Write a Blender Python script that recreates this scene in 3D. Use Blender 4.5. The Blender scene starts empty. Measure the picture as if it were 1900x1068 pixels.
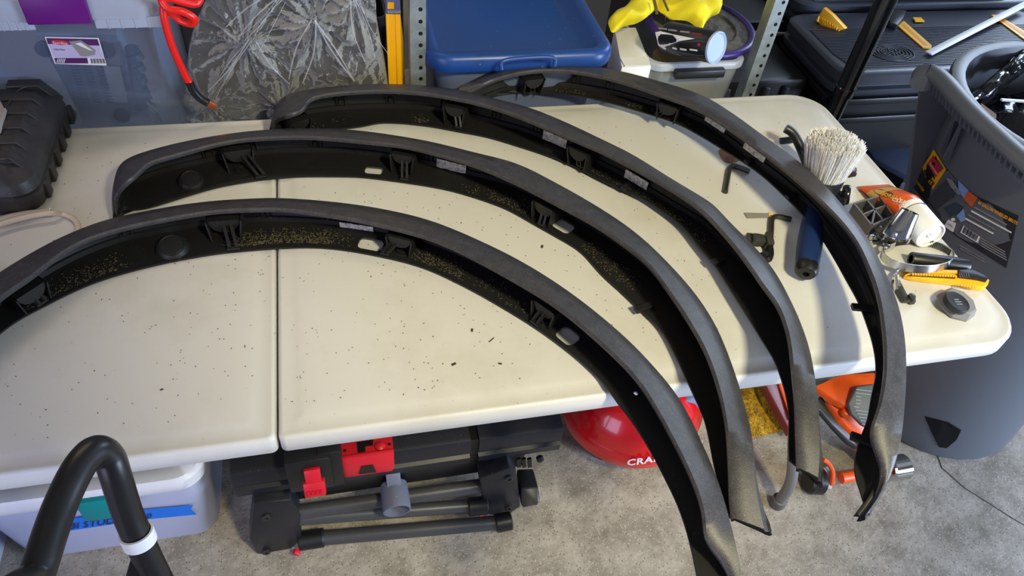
import bpy, bmesh, math, random
from mathutils import Vector, Matrix, Euler, noise
R = math.radians
PI = math.pi
random.seed(7)
S = bpy.context.scene
COL = S.collection
# ---------------------------------------------------------------- camera
FPX = 1380.4
CAM = Vector((0.1202, -0.5837, 1.6187))
CE = Euler((R(43.908), R(-4.82), R(-12.271)), 'XYZ')
cd = bpy.data.cameras.new('camera'); cam = bpy.data.objects.new('camera', cd); COL.objects.link(cam)
cam.location = CAM; cam.rotation_euler = CE
cd.sensor_width = 36; cd.lens = FPX*36/1900; cd.clip_start = .02; cd.clip_end = 60
S.camera = cam
# ---------------------------------------------------------------- colour management, world, lights
S.view_settings.view_transform = 'Standard'; S.view_settings.look = 'None'
S.view_settings.gamma = 1; S.view_settings.use_curve_mapping = False
S.view_settings.exposure = -0.08
W = bpy.data.worlds.new('world'); S.world = W; W.use_nodes = True
bg = W.node_tree.nodes['Background']; bg.inputs[0].default_value = (.62, .74, 1, 1); bg.inputs[1].default_value = .22
def area(name, loc, target, sx, sy, power, col):
    l = bpy.data.lights.new(name, 'AREA'); l.shape = 'RECTANGLE'; l.size = sx; l.size_y = sy; l.energy = power; l.color = col
    o = bpy.data.objects.new(name, l); COL.objects.link(o); o.location = loc
    o.rotation_euler = (Vector(target)-Vector(loc)).to_track_quat('-Z', 'Y').to_euler()
    return o
area('daylight_right_window', (3.4, 1.75, 1.65), (1.1, .2, .7), 1.5, 1.2, 68, (.62, .77, 1))
area('daylight_right_door', (3.3, -1.55, 1.0), (1.2, .1, .75), 1.3, .9, 190, (.60, .74, 1))
area('daylight_front_left', (-2.0, -1.9, 1.2), (-.5, .3, .5), 1.8, 2.0, 56, (.66, .66, 1))  # left share of the front opening's daylight, added as its own source
area('ceiling_lamp', (-.4, 1.25, 2.5), (-.2, .5, 0), 1.1, .2, 7, (1, .80, .60))
sl_ = bpy.data.lights.new('narrowed_ceiling_lamp', 'SPOT'); sl_.energy = 255; sl_.color = (1, .915, .60); sl_.spot_size = R(48); sl_.spot_blend = .8; sl_.shadow_soft_size = .14  # lamp's shade is added: narrow cone leaves the left end to daylight
so_ = bpy.data.objects.new('narrowed_ceiling_lamp', sl_); COL.objects.link(so_); so_.location = (1.0, -1.2, 2.5)
so_.rotation_euler = (Vector((.64, .22, .74))-so_.location).to_track_quat('-Z', 'Y').to_euler()

# ---------------------------------------------------------------- pixel helpers (1900 x 1068 frame)
CM = CE.to_matrix()
def ray(px, py): return (CM @ Vector(((px-950)/FPX, -(py-534)/FPX, -1)))
def at(px, py, z):
    d = ray(px, py); return CAM + d*((z-CAM.z)/d.z)
def aty(px, py, y):
    d = ray(px, py); return CAM + d*((y-CAM.y)/d.y)
def atx(px, py, x):
    d = ray(px, py); return CAM + d*((x-CAM.x)/d.x)
def topx(p):
    c = CM.transposed() @ (Vector(p)-CAM); return (950+FPX*c.x/-c.z, 534-FPX*c.y/-c.z)
# ---------------------------------------------------------------- materials
def lin(c): 
    c = c/255; return c/12.92 if c <= .04045 else ((c+.055)/1.055)**2.4
def rgb(c): return (lin(c[0]), lin(c[1]), lin(c[2]), 1)
MATS = {}
def mat(name, c, rough=.5, metal=0, bump=None, var=None, specks=None, spec=.5, trans=0, coat=0, stripes=None):
    if name in MATS: return MATS[name]
    m = bpy.data.materials.new(name); m.use_nodes = True; nt = m.node_tree; N = nt.nodes; Lk = nt.links
    b = N['Principled BSDF']
    b.inputs['Base Color'].default_value = rgb(c); b.inputs['Roughness'].default_value = rough; b.inputs['Metallic'].default_value = metal
    b.inputs['Specular IOR Level'].default_value = spec; b.inputs['Coat Weight'].default_value = coat
    b.inputs['Transmission Weight'].default_value = trans
    tc = N.new('ShaderNodeTexCoord'); out = tc.outputs['Object']
    colsock = None
    if var:                                     # (scale, colour2, lo, hi)
        n = N.new('ShaderNodeTexNoise'); n.inputs['Scale'].default_value = var[0]; n.inputs['Detail'].default_value = 6; n.inputs['Roughness'].default_value = .65
        Lk.new(out, n.inputs['Vector'])
        r = N.new('ShaderNodeMapRange'); r.inputs[1].default_value = var[2]; r.inputs[2].default_value = var[3]; Lk.new(n.outputs['Fac'], r.inputs[0])
        x = N.new('ShaderNodeMix'); x.data_type = 'RGBA'; x.inputs[6].default_value = rgb(c); x.inputs[7].default_value = rgb(var[1])
        Lk.new(r.outputs[0], x.inputs[0]); colsock = x.outputs[2]
    for sp in (specks or []):                   # (voronoi scale, radius, colour, density 0..1)
        v = N.new('ShaderNodeTexVoronoi'); v.inputs['Scale'].default_value = sp[0]; Lk.new(out, v.inputs['Vector'])
        lt = N.new('ShaderNodeMath'); lt.operation = 'LESS_THAN'; lt.inputs[1].default_value = sp[1]; Lk.new(v.outputs['Distance'], lt.inputs[0])
        sc = N.new('ShaderNodeSeparateColor'); Lk.new(v.outputs['Color'], sc.inputs[0])
        l2 = N.new('ShaderNodeMath'); l2.operation = 'LESS_THAN'; l2.inputs[1].default_value = sp[3]; Lk.new(sc.outputs[0], l2.inputs[0])
        mu = N.new('ShaderNodeMath'); mu.operation = 'MULTIPLY'; Lk.new(lt.outputs[0], mu.inputs[0]); Lk.new(l2.outputs[0], mu.inputs[1])
        x = N.new('ShaderNodeMix'); x.data_type = 'RGBA'; x.inputs[7].default_value = rgb(sp[2])
        if colsock: Lk.new(colsock, x.inputs[6])
        else: x.inputs[6].default_value = rgb(c)
        Lk.new(mu.outputs[0], x.inputs[0]); colsock = x.outputs[2]
    if colsock: Lk.new(colsock, b.inputs['Base Color'])
    if bump:                                    # (scale, strength, distance)
        n = N.new('ShaderNodeTexNoise'); n.inputs['Scale'].default_value = bump[0]; n.inputs['Detail'].default_value = 4; Lk.new(out, n.inputs['Vector'])
        bp = N.new('ShaderNodeBump'); bp.inputs['Strength'].default_value = bump[1]; bp.inputs['Distance'].default_value = bump[2] if len(bump) > 2 else .002
        Lk.new(n.outputs['Fac'], bp.inputs['Height']); Lk.new(bp.outputs[0], b.inputs['Normal'])
    MATS[name] = m; return m
def film(name, c, clear, rough=.15, diff=.5, bump=None):
    """see-through plastic: clear share transparent, the rest plastic of colour c"""
    m = bpy.data.materials.new(name); m.use_nodes = True; nt = m.node_tree; N = nt.nodes; Lk = nt.links
    b = N['Principled BSDF']; b.inputs['Base Color'].default_value = rgb(c); b.inputs['Roughness'].default_value = rough
    t = N.new('ShaderNodeBsdfTransparent'); t.inputs[0].default_value = (.96, .97, 1, 1)
    fr = N.new('ShaderNodeLayerWeight'); fr.inputs[0].default_value = .35
    mr = N.new('ShaderNodeMapRange'); mr.inputs[3].default_value = 1-clear; mr.inputs[4].default_value = min(1, 1-clear+.35); Lk.new(fr.outputs['Fresnel'], mr.inputs[0])
    mx = N.new('ShaderNodeMixShader'); Lk.new(mr.outputs[0], mx.inputs[0]); Lk.new(t.outputs[0], mx.inputs[1]); Lk.new(b.outputs[0], mx.inputs[2])
    Lk.new(mx.outputs[0], N['Material Output'].inputs[0])
    if bump:
        tc = N.new('ShaderNodeTexCoord'); n = N.new('ShaderNodeTexNoise'); n.inputs['Scale'].default_value = bump[0]; n.inputs['Detail'].default_value = 3; Lk.new(tc.outputs['Object'], n.inputs['Vector'])
        bp = N.new('ShaderNodeBump'); bp.inputs['Strength'].default_value = bump[1]; bp.inputs['Distance'].default_value = .01
        Lk.new(n.outputs['Fac'], bp.inputs['Height']); Lk.new(bp.outputs[0], b.inputs['Normal']); Lk.new(bp.outputs[0], fr.inputs['Normal'])
    MATS[name] = m; return m
DUST = (420, .10, (190, 185, 170), .05)
m_flare = mat('flare_plastic', (60, 58, 60), .44, bump=(900, .35, .0006), var=(60, (42, 40, 42), .35, .7), specks=[(900, .30, (112, 112, 118), .22), (160, .06, (205, 195, 175), .04)], spec=.5)
m_inner = mat('flare_black_plastic', (27, 27, 27), .48, bump=(500, .2, .0006), var=(26, (36, 35, 31), .55, .8), specks=[(230, .09, (150, 140, 110), .06)], spec=.35)
m_foil = mat('foil', (226, 222, 208), .35, .15, bump=(160, 1.0, .004), var=(120, (120, 116, 104), .45, .7))
m_straw = mat('dry_debris', (104, 94, 62), .9)
m_table = mat('table_plastic', (206, 204, 199), .42, bump=(520, .22, .0008), var=(3.2, (188, 184, 172), .5, .8), specks=[(95, .045, (70, 62, 50), .30), (42, .03, (60, 52, 42), .2)], spec=.4)
m_tablegrey = mat('table_leg_grey', (112, 112, 110), .4, .3)
m_black = mat('black_plastic', (20, 20, 22), .4, bump=(300, .1, .0006), spec=.5)
m_blackdust = mat('dusty_black_plastic', (26, 27, 32), .38, specks=[DUST, (130, .06, (200, 200, 195), .12)])
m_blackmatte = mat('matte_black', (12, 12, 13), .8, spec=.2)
m_case = mat('case_black', (40, 38, 37), .5, bump=(260, .4, .001), var=(20, (58, 54, 51), .45, .75), specks=[(220, .07, (150, 145, 135), .06)])
m_tube = mat('handle_black', (24, 23, 23), .36, specks=[(120, .05, (160, 150, 130), .05)])
m_white = mat('white_plastic', (228, 228, 226), .4)
m_concrete = mat('concrete', (168, 160, 146), .85, bump=(70, .6, .003), var=(14, (122, 114, 100), .38, .70), specks=[(210, .30, (184, 178, 166), .34), (170, .30, (116, 108, 94), .26), (70, .09, (200, 196, 188), .12)], spec=.25)
m_wall = mat('wall_paint', (150, 144, 134), .9)
m_red = mat('red_paint', (196, 12, 22), .22, coat=.6, specks=[(130, .06, (235, 190, 185), .10)])
m_redp = mat('red_plastic', (190, 24, 40), .38)
m_redcable = mat('red_cable', (232, 30, 24), .3)
m_copper = mat('copper', (200, 110, 70), .3, 1)
m_yellow = mat('yellow_plastic', (246, 178, 12), .4)
m_gold = mat('golden_pile', (226, 180, 44), .95, bump=(260, 1.0, .01), var=(60, (120, 84, 12), .4, .7))
m_orange = mat('orange_paint', (220, 84, 22), .38, bump=(80, .1, .001), var=(20, (190, 70, 20), .5, .8))
m_blue = mat('blue_lid', (22, 62, 126), .36, specks=[(75, .055, (200, 205, 215), .25)], bump=(400, .08, .0005))
m_bluegrip = mat('blue_grip', (18, 44, 92), .5)
m_tape = mat('painters_tape', (22, 108, 206), .7)
m_teal = mat('teal_latch', (0, 128, 128), .4)
m_purple = mat('purple_latch', (100, 18, 112), .35)
m_purplering = mat('purple_ring', (52, 36, 112), .35)
m_steel = mat('steel', (190, 190, 188), .22, 1, bump=(60, .05, .001))
m_chrome = mat('chrome', (215, 215, 212), .1, 1)
m_darksteel = mat('dark_steel', (74, 72, 68), .4, .7)
m_shelf = mat('galvanised_shelf', (150, 158, 158), .45, .5, var=(30, (120, 126, 126), .4, .7))
m_can = mat('trash_can_grey', (86, 90, 96), .46, bump=(260, .15, .0008), specks=[(140, .05, (190, 190, 190), .08)])
m_tubegrey = mat('dark_grey_tube', (70, 70, 72), .35, .3, specks=[(160, .05, (200, 200, 200), .06)])
m_greyport = mat('grey_dust_port', (92, 96, 112), .5, specks=[(150, .09, (225, 225, 228), .35)])
m_mat = mat('navy_mat', (46, 58, 80), .8, bump=(300, .6, .002), specks=[(130, .12, (88, 104, 128), .25)])
m_toolbox = mat('toolbox_sheen_black', (54, 58, 68), .34, specks=[(150, .05, (180, 185, 195), .08)])  # black plastic with its bluish sky sheen put into the base colour
m_toolyellow = mat('toolbox_yellow', (252, 184, 30), .4)
m_cloth = mat('yellow_cloth', (238, 220, 30), .8, bump=(300, .4, .002))
m_tubing = mat('clear_tubing', (205, 190, 170), .25)
m_bristle = mat('bristle', (236, 233, 226), .6, var=(160, (170, 160, 140), .5, .8))
m_pouch = mat('orange_pouch', (226, 92, 34), .3)
m_tan = mat('tan_band', (206, 160, 84), .4)
m_greyplastic = mat('grey_bracket', (84, 80, 80), .5)
m_capgrey = mat('cap_grey', (120, 116, 112), .5)
m_paperwhite = mat('paper_white', (226, 224, 222), .6)
m_purpleprint = mat('print_purple', (78, 24, 82), .5)
m_lavprint = mat('print_lavender', (188, 176, 204), .5)
m_greyprint = mat('print_grey', (142, 136, 128), .5)
m_redprint = mat('print_red', (196, 30, 44), .5)
m_blackprint = mat('print_black', (18, 18, 20), .4)
m_darkprint = mat('print_dark_grey', (60, 62, 66), .45)
m_yellowprint = mat('print_yellow', (236, 170, 20), .45)
m_skyprint = mat('print_sky', (120, 150, 205), .45)
m_orangeprint = mat('print_orange', (200, 90, 40), .45)
m_whiteprint = mat('print_white', (224, 224, 224), .5)
m_greyink = mat('print_mid_grey', (128, 128, 130), .5)
m_elec = mat('grey_electronics', (134, 142, 152), .5)
m_slot = mat('vent_dark', (62, 68, 80), .6)
m_card = mat('cardboard_tan', (168, 148, 104), .85)
m_wood = mat('wood_brown', (120, 92, 56), .7, var=(20, (90, 66, 40), .4, .7))
m_ink = mat('marker_ink', (14, 22, 60), .6)
m_silverink = mat('silver_ink', (128, 126, 120), .6)
m_rust = mat('rust_stain', (150, 92, 52), .7)
f_clear = film('clear_bin_plastic', (140, 156, 182), .88, .2)
f_clear2 = film('clear_crate_plastic', (176, 180, 178), .74, .25)
f_white = film('milky_bin_plastic', (224, 228, 250), .62, .35)
f_rim = film('milky_rim', (206, 212, 222), .45, .25)
f_bag = film('bag_film', (196, 196, 194), .88, .07, bump=(50, .5))
f_blackbag = film('black_bag_film', (20, 20, 22), .0, .14, bump=(20, .6))
f_totebody = film('tote_body_plastic', (120, 134, 170), .35, .35)

# ---------------------------------------------------------------- mesh helpers
ORG = {}
def obj(name, bm, m, parent=None, smooth=True, recalc=True, angle=40):
    if recalc: bmesh.ops.recalc_face_normals(bm, faces=bm.faces)
    me = bpy.data.meshes.new(name)
    o = bpy.data.objects.new(name, me)
    org = ORG.get(parent.name, Vector((0, 0, 0))) if parent else Vector((0, 0, 0))
    if org.length: bmesh.ops.translate(bm, verts=bm.verts, vec=-org)
    bm.to_mesh(me); bm.free()
    for mm in (m if isinstance(m, (list, tuple)) else [m]): me.materials.append(mm)
    if smooth:
        me.shade_smooth()
        try: me.set_sharp_from_angle(angle=R(angle))
        except Exception: pass
    COL.objects.link(o)
    if parent: o.parent = parent; ORG[o.name] = org
    return o
def thing(name, label, cat, loc, group=None):
    o = bpy.data.objects.new(name, None); COL.objects.link(o); o.location = loc; o.empty_display_size = .05
    ORG[o.name] = Vector(loc); o['label'] = label; o['category'] = cat
    if group: o['group'] = group
    return o
def tag(o, label, cat, group=None, kind=None):
    if label: o['label'] = label
    if cat: o['category'] = cat
    if group: o['group'] = group
    if kind: o['kind'] = kind
    return o
def struct(name, bm, m, **k):
    o = obj(name, bm, m, **k); o['kind'] = 'structure'; return o
def B(): return bmesh.new()
def hexa(bm, p, mi=0):
    """eight corners: bottom four (loop), top four (loop)"""
    v = [bm.verts.new(q) for q in p]
    for f in ((3, 2, 1, 0), (4, 5, 6, 7), (0, 1, 5, 4), (1, 2, 6, 5), (2, 3, 7, 6), (3, 0, 4, 7)):
        bm.faces.new([v[i] for i in f]).material_index = mi
    return v
def box(bm, lo, hi, bevel=0, M=None, mi=0, seg=2):
    x0, y0, z0 = lo; x1, y1, z1 = hi
    b2 = bmesh.new()
    hexa(b2, [(x0, y0, z0), (x1, y0, z0), (x1, y1, z0), (x0, y1, z0), (x0, y0, z1), (x1, y0, z1), (x1, y1, z1), (x0, y1, z1)], mi)
    if bevel: bmesh.ops.bevel(b2, geom=b2.edges[:], offset=bevel, segments=seg, profile=.5, affect='EDGES', clamp_overlap=True)
    merge(bm, b2, M)
def merge(bm, b2, M=None):
    if M is not None: bmesh.ops.transform(b2, matrix=M, verts=b2.verts)
    t = bpy.data.meshes.new('t'); b2.to_mesh(t); b2.free(); bm.from_mesh(t); bpy.data.meshes.remove(t)
def frame(z, up=(0, 0, 1)):
    z = Vector(z).normalized(); up = Vector(up)
    if abs(z.dot(up.normalized())) > .98: up = Vector((0, 1, 0))
    x = up.cross(z).normalized(); y = z.cross(x)
    return Matrix((x, y, z)).transposed()
def cyl(bm, p, q, r0, r1=None, n=20, bevel=0, mi=0):
    p = Vector(p); q = Vector(q); r1 = r0 if r1 is None else r1
    d = q-p; L = d.length
    prof = [(0, 0), (r0-bevel, 0), (r0, bevel), (r1, L-bevel), (r1-bevel, L), (0, L)] if bevel else [(0, 0), (r0, 0), (r1, L), (0, L)]
    lathe(bm, prof, p, d, n, mi)
def lathe(bm, prof, p, d, n=24, mi=0, sx=1, sy=1):
    M = frame(d); p = Vector(p); rows = []
    for r, h in prof:
        if r < 1e-6: rows.append([bm.verts.new(p+M@Vector((0, 0, h)))])
        else: rows.append([bm.verts.new(p+M@Vector((r*sx*math.cos(2*PI*i/n), r*sy*math.sin(2*PI*i/n), h))) for i in range(n)])
    for a, b in zip(rows, rows[1:]):
        for i in range(n):
            j = (i+1) % n
            if len(a) == 1 and len(b) == 1: continue
            if len(a) == 1: f = [a[0], b[i], b[j]]
            elif len(b) == 1: f = [a[i], a[j], b[0]]
            else: f = [a[i], a[j], b[j], b[i]]
            bm.faces.new(f).material_index = mi
def bar(bm, p, q, w, h, up=(0, 0, 1), bevel=0, w2=None, h2=None, mi=0):
    """rectangular bar from p to q; w across, h along up"""
    p = Vector(p); q = Vector(q); M = frame(q-p, up); w2 = w if w2 is None else w2; h2 = h if h2 is None else h2
    b2 = bmesh.new(); P = []
    for c, a, b in ((p, w, h), (q, w2, h2)):
        for sx, sy in ((-1, -1), (1, -1), (1, 1), (-1, 1)): P.append(c+M@Vector((sx*a/2, sy*b/2, 0)))
    hexa(b2, P, mi)
    if bevel: bmesh.ops.bevel(b2, geom=b2.edges[:], offset=bevel, segments=2, profile=.5, affect='EDGES', clamp_overlap=True)
    merge(bm, b2)
def spline(pts, n, closed=False):
    P = [Vector(p) for p in pts]; m = len(P); out = []
    segs = m if closed else m-1
    for s in range(segs):
        if closed: a, b, c, d = P[(s-1) % m], P[s], P[(s+1) % m], P[(s+2) % m]
        else: a, b, c, d = P[max(s-1, 0)], P[s], P[s+1], P[min(s+2, m-1)]
        for k in range(n):
            t = k/n
            out.append(.5*((2*b)+(c-a)*t+(2*a-5*b+4*c-d)*t*t+(3*b-a-3*c+d)*t**3))
    if not closed: out.append(P[-1])
    return out
def tube(bm, pts, r, n=12, caps=True, closed=False, mi=0):
    P = [Vector(p) for p in pts]; m = len(P)
    rr = r if isinstance(r, (list, tuple)) else [r]*m
    x = None; rows = []
    for i, p in enumerate(P):
        if closed: t = P[(i+1) % m]-P[i-1]
        else: t = P[min(i+1, m-1)]-P[max(i-1, 0)]
        t.normalize()
        if x is None: x = frame(t).col[0]
        x = (x-t*x.dot(t)).normalized(); y = t.cross(x)
        rows.append([bm.verts.new(p+(x*math.cos(2*PI*k/n)+y*math.sin(2*PI*k/n))*rr[i]) for k in range(n)])
    L = list(zip(rows, rows[1:]))+([(rows[-1], rows[0])] if closed else [])
    for a, b in L:
        for k in range(n):
            bm.faces.new([a[k], a[(k+1) % n], b[(k+1) % n], b[k]]).material_index = mi
    if caps and not closed:
        bm.faces.new(rows[0][::-1]).material_index = mi; bm.faces.new(rows[-1]).material_index = mi
def rrect(x0, y0, x1, y1, rads, n=6):
    """rounded rectangle outline; radii for corners (x1,y1),(x0,y1),(x0,y0),(x1,y0)"""
    if not isinstance(rads, (list, tuple)): rads = [rads]*4
    out = []
    for k, (cx, cy, sx, sy) in enumerate(((x1, y1, -1, -1), (x0, y1, 1, -1), (x0, y0, 1, 1), (x1, y0, -1, 1))):
        r = max(rads[k], 1e-4)
        for i in range(n+1):
            a = PI/2*k+PI/2*i/n
            out.append((cx+sx*r+r*math.cos(a), cy+sy*r+r*math.sin(a)))
    return out
def loft(bm, rings, cap0=True, cap1=True, mi=0, closed=True):
    rows = [[bm.verts.new(p) for p in r] for r in rings]
    n = len(rows[0])
    for a, b in zip(rows, rows[1:]):
        for k in range(n if closed else n-1):
            bm.faces.new([a[k], a[(k+1) % n], b[(k+1) % n], b[k]]).material_index = mi
    if cap0: bm.faces.new(rows[0][::-1]).material_index = mi
    if cap1: bm.faces.new(rows[-1]).material_index = mi
    return rows
def prism(bm, poly, vec, mi=0, bevel=0):
    """polygon of 3-D points pushed along vec"""
    b2 = bmesh.new(); vec = Vector(vec)
    loft(b2, [[Vector(p) for p in poly], [Vector(p)+vec for p in poly]], mi=mi)
    if bevel:
        bmesh.ops.recalc_face_normals(b2, faces=b2.faces)
        bmesh.ops.bevel(b2, geom=b2.edges[:], offset=bevel, segments=2, profile=.5, affect='EDGES', clamp_overlap=True)
    merge(bm, b2)
def rbox(bm, x0, y0, z0, x1, y1, z1, r=.03, taper=0, wall=0, n=6, e=.006):
    """rounded tub: taper shrinks the bottom; wall > 0 leaves it open on top"""
    def ring(k, z, off=0): return [(x, y, z) for x, y in rrect(x0+k+off, y0+k+off, x1-k-off, y1-k-off, max(r-off, .004), n)]
    if wall:
        R_ = [ring(taper+e, z0), ring(taper, z0+e), ring(0, z1), ring(0, z1, wall), ring(taper, z0+wall+e, wall), ring(taper+e, z0+wall, wall)]
    else: R_ = [ring(taper+e, z0), ring(taper, z0+e), ring(0, z1-e), ring(e, z1)]
    loft(bm, R_)
def decal(bm, pxpoly, surf, lift, thick=.0006, mi=0):
    """thin printed or raised piece: pixel outline put on a surface; lift(p) gives the outward normal there"""
    P = [surf(*q) for q in pxpoly]
    loft(bm, [[p+lift(p)*.0003 for p in P], [p+lift(p)*(.0003+thick) for p in P]], mi=mi)
def densify(poly, n):
    out = []
    for i, p in enumerate(poly):
        q = poly[(i+1) % len(poly)]
        for k in range(n): out.append((p[0]+(q[0]-p[0])*k/n, p[1]+(q[1]-p[1])*k/n))
    return out
def text_mesh(s, bold=0, spacing=1.0):
    c = bpy.data.curves.new('t', 'FONT'); c.body = s; c.size = 1; c.offset = bold; c.space_character = spacing; c.resolution_u = 2; c.fill_mode = 'FRONT'
    o = bpy.data.objects.new('t', c); COL.objects.link(o)
    dg = bpy.context.evaluated_depsgraph_get(); me = bpy.data.meshes.new_from_object(o.evaluated_get(dg))
    bm = bmesh.new(); bm.from_mesh(me); bpy.data.objects.remove(o); bpy.data.curves.remove(c); bpy.data.meshes.remove(me)
    return bm
def ptext(name, s, p0, p1, hvec, surf, lift, m, parent, bold=0, raise_=.0012, spacing=1.0, warp=None):
    """lettering whose base line runs p0 -> p1 (pixels) with cap height vector hvec, laid on a surface"""
    bm = text_mesh(s, bold, spacing)
    xs = [v.co.x for v in bm.verts]; x0, x1 = min(xs), max(xs)
    for v in bm.verts:
        u = (v.co.x-x0)/(x1-x0); w = v.co.y/.7
        if warp: w0 = warp(u)
        else: w0 = (0, 0)
        px = p0[0]+(p1[0]-p0[0])*u+hvec[0]*w+w0[0]; py = p0[1]+(p1[1]-p0[1])*u+hvec[1]*w+w0[1]
        q = surf(px, py); v.co = q+lift(q)*raise_
    return obj(name, bm, m, parent, smooth=False, recalc=False)
def pillow(bm, outline, nrm, thick, rings=7, amp=.0, freq=30, back=.4, seed=0, mi=0):
    """soft lump over an outline of 3-D points"""
    P = [Vector(p) for p in outline]; c = sum(P, Vector())/len(P); nrm = Vector(nrm).normalized()
    rows = []
    for side in (1, -1):
        rr = []
        for k in range(rings+1):
            s = 1-k/rings
            h = thick*math.sqrt(max(0, 1-s*s))*(1 if side > 0 else -back)
            row = []
            for p in P:
                q = c+(p-c)*s
                d = noise.noise(q*freq+Vector((seed, seed*2, 0)))*amp*(1 if k else .3)
                row.append(q+nrm*(h+d))
            rr.append(row)
        rows.append(rr)
    allr = rows[1][::-1][1:]  # from back centre ring outwards
    seq = [r for r in rows[1][::-1]][1:-1]+rows[0][:-1]
    loft(bm, seq, mi=mi)
def copytree(o, parent=None):
    c = o.copy(); COL.objects.link(c)
    if parent: c.parent = parent
    for ch in o.children: copytree(ch, c)
    return c

# ================================================================ the setting
bm = B(); box(bm, (-2.6, -3.2, -.05), (3.6, 2.3, 0)); fl = struct('floor', bm, m_concrete)
bm = B(); box(bm, (-2.6, 2.2, 0), (3.6, 2.3, 2.6)); struct('wall_back', bm, m_wall)
bm = B(); box(bm, (-2.7, -3.2, 0), (-2.6, 2.3, 2.6)); struct('wall_left', bm, m_wall)
bm = B(); box(bm, (3.6, -3.2, 0), (3.7, 2.3, 2.6)); struct('wall_right', bm, m_wall)
bm = B(); box(bm, (-2.7, -3.2, 2.6), (3.7, 2.3, 2.7)); struct('ceiling', bm, m_wall)
# crack in the slab
bm = B()
cp = [at(x, y, .0006) for x, y in ((1712, 800), (1735, 832), (1748, 868), (1790, 905), (1838, 935), (1880, 962), (1930, 990))]
for a, b in zip(cp, cp[1:]):
    bar(bm, a, b, .0022, .001)
ck = obj('crack', bm, mat('crack_dark', (70, 66, 56), .9), fl)

# ================================================================ folding table
T = .74
tb = thing('folding_table', 'white plastic folding table with centre seam carrying the four black flares', 'table', (0, 0, 0))
def panel(x0, x1, ro, ri, left):
    bm = B()
    def ring(k, z):
        r = [ro, ri, ri, ro] if not left else [ri, ro, ro, ri]
        return [(x, y, z) for x, y in rrect(x0+k, 0+k, x1-k, .762-k, [max(q-k*.6, .004) for q in r], 8)]
    rg = [ring(.012, T-.02), ring(.012, T-.036), ring(.004, T-.038), ring(.0, T-.034), ring(0, T-.008), ring(.003, T-.0035), ring(.007, T-.003), ring(.011, T-.0045), ring(.028, T-.0008), ring(.036, T), ring(.06, T)]
    loft(bm, rg)
    return bm
pr_ = obj('tabletop_panel', panel(.0015, 1.22, .075, .010, False), m_table, tb, angle=60)
pl_ = obj('tabletop_panel', panel(-1.22, -.0015, .075, .010, True), m_table, tb, angle=60)
for sx in (1, -1):
    for y in (.11, .65):
        sy = 1 if y < .3 else -1; bm = B(); tube(bm, spline([(sx*1.075, y, .012), (sx*1.075, y+.005*sy, .11), (sx*1.065, y+.07*sy, .24), (sx*1.05, y+.17*sy, .45), (sx*1.04, y+.19*sy, .70)], 6), .0135, 16); lg = obj('leg', bm, m_tablegrey, tb)
        bm = B(); lathe(bm, [(0, 0), (.017, 0), (.019, .006), (.018, .028), (.0138, .03)], (sx*1.075, y, 0), (0, 0, 1), 18); obj('foot_cap', bm, m_greyplastic, lg)
    bm = B(); cyl(bm, (sx*1.046, .28, .55), (sx*1.046, .48, .55), .011); obj('leg_crossbar', bm, m_tablegrey, tb)
bm = B()
for y in (.06, .70):
    bar(bm, (-1.15, y, .693), (1.15, y, .693), .022, .022)
obj('underframe', bm, m_tablegrey, tb)
# rusty stain and wear marks on the table top
def stain(pxs, m, z=T+.0004):
    bm = B(); P = spline([at(x, y, z) for x, y in pxs], 4, True)
    loft(bm, [P, [p+Vector((0, 0, .0003)) for p in P]]); return obj('stain', bm, m, tb)
stain([(1334, 279), (1350, 276), (1362, 288), (1372, 297), (1356, 303), (1342, 297)], m_rust)
stain([(1348, 290), (1362, 292), (1358, 302), (1347, 300)], mat('rust_dark', (120, 62, 36), .7), T+.0008)
stain([(1412, 247), (1438, 243), (1452, 256), (1440, 264), (1420, 256)], mat('rust_faint', (196, 178, 160), .7))

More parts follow.
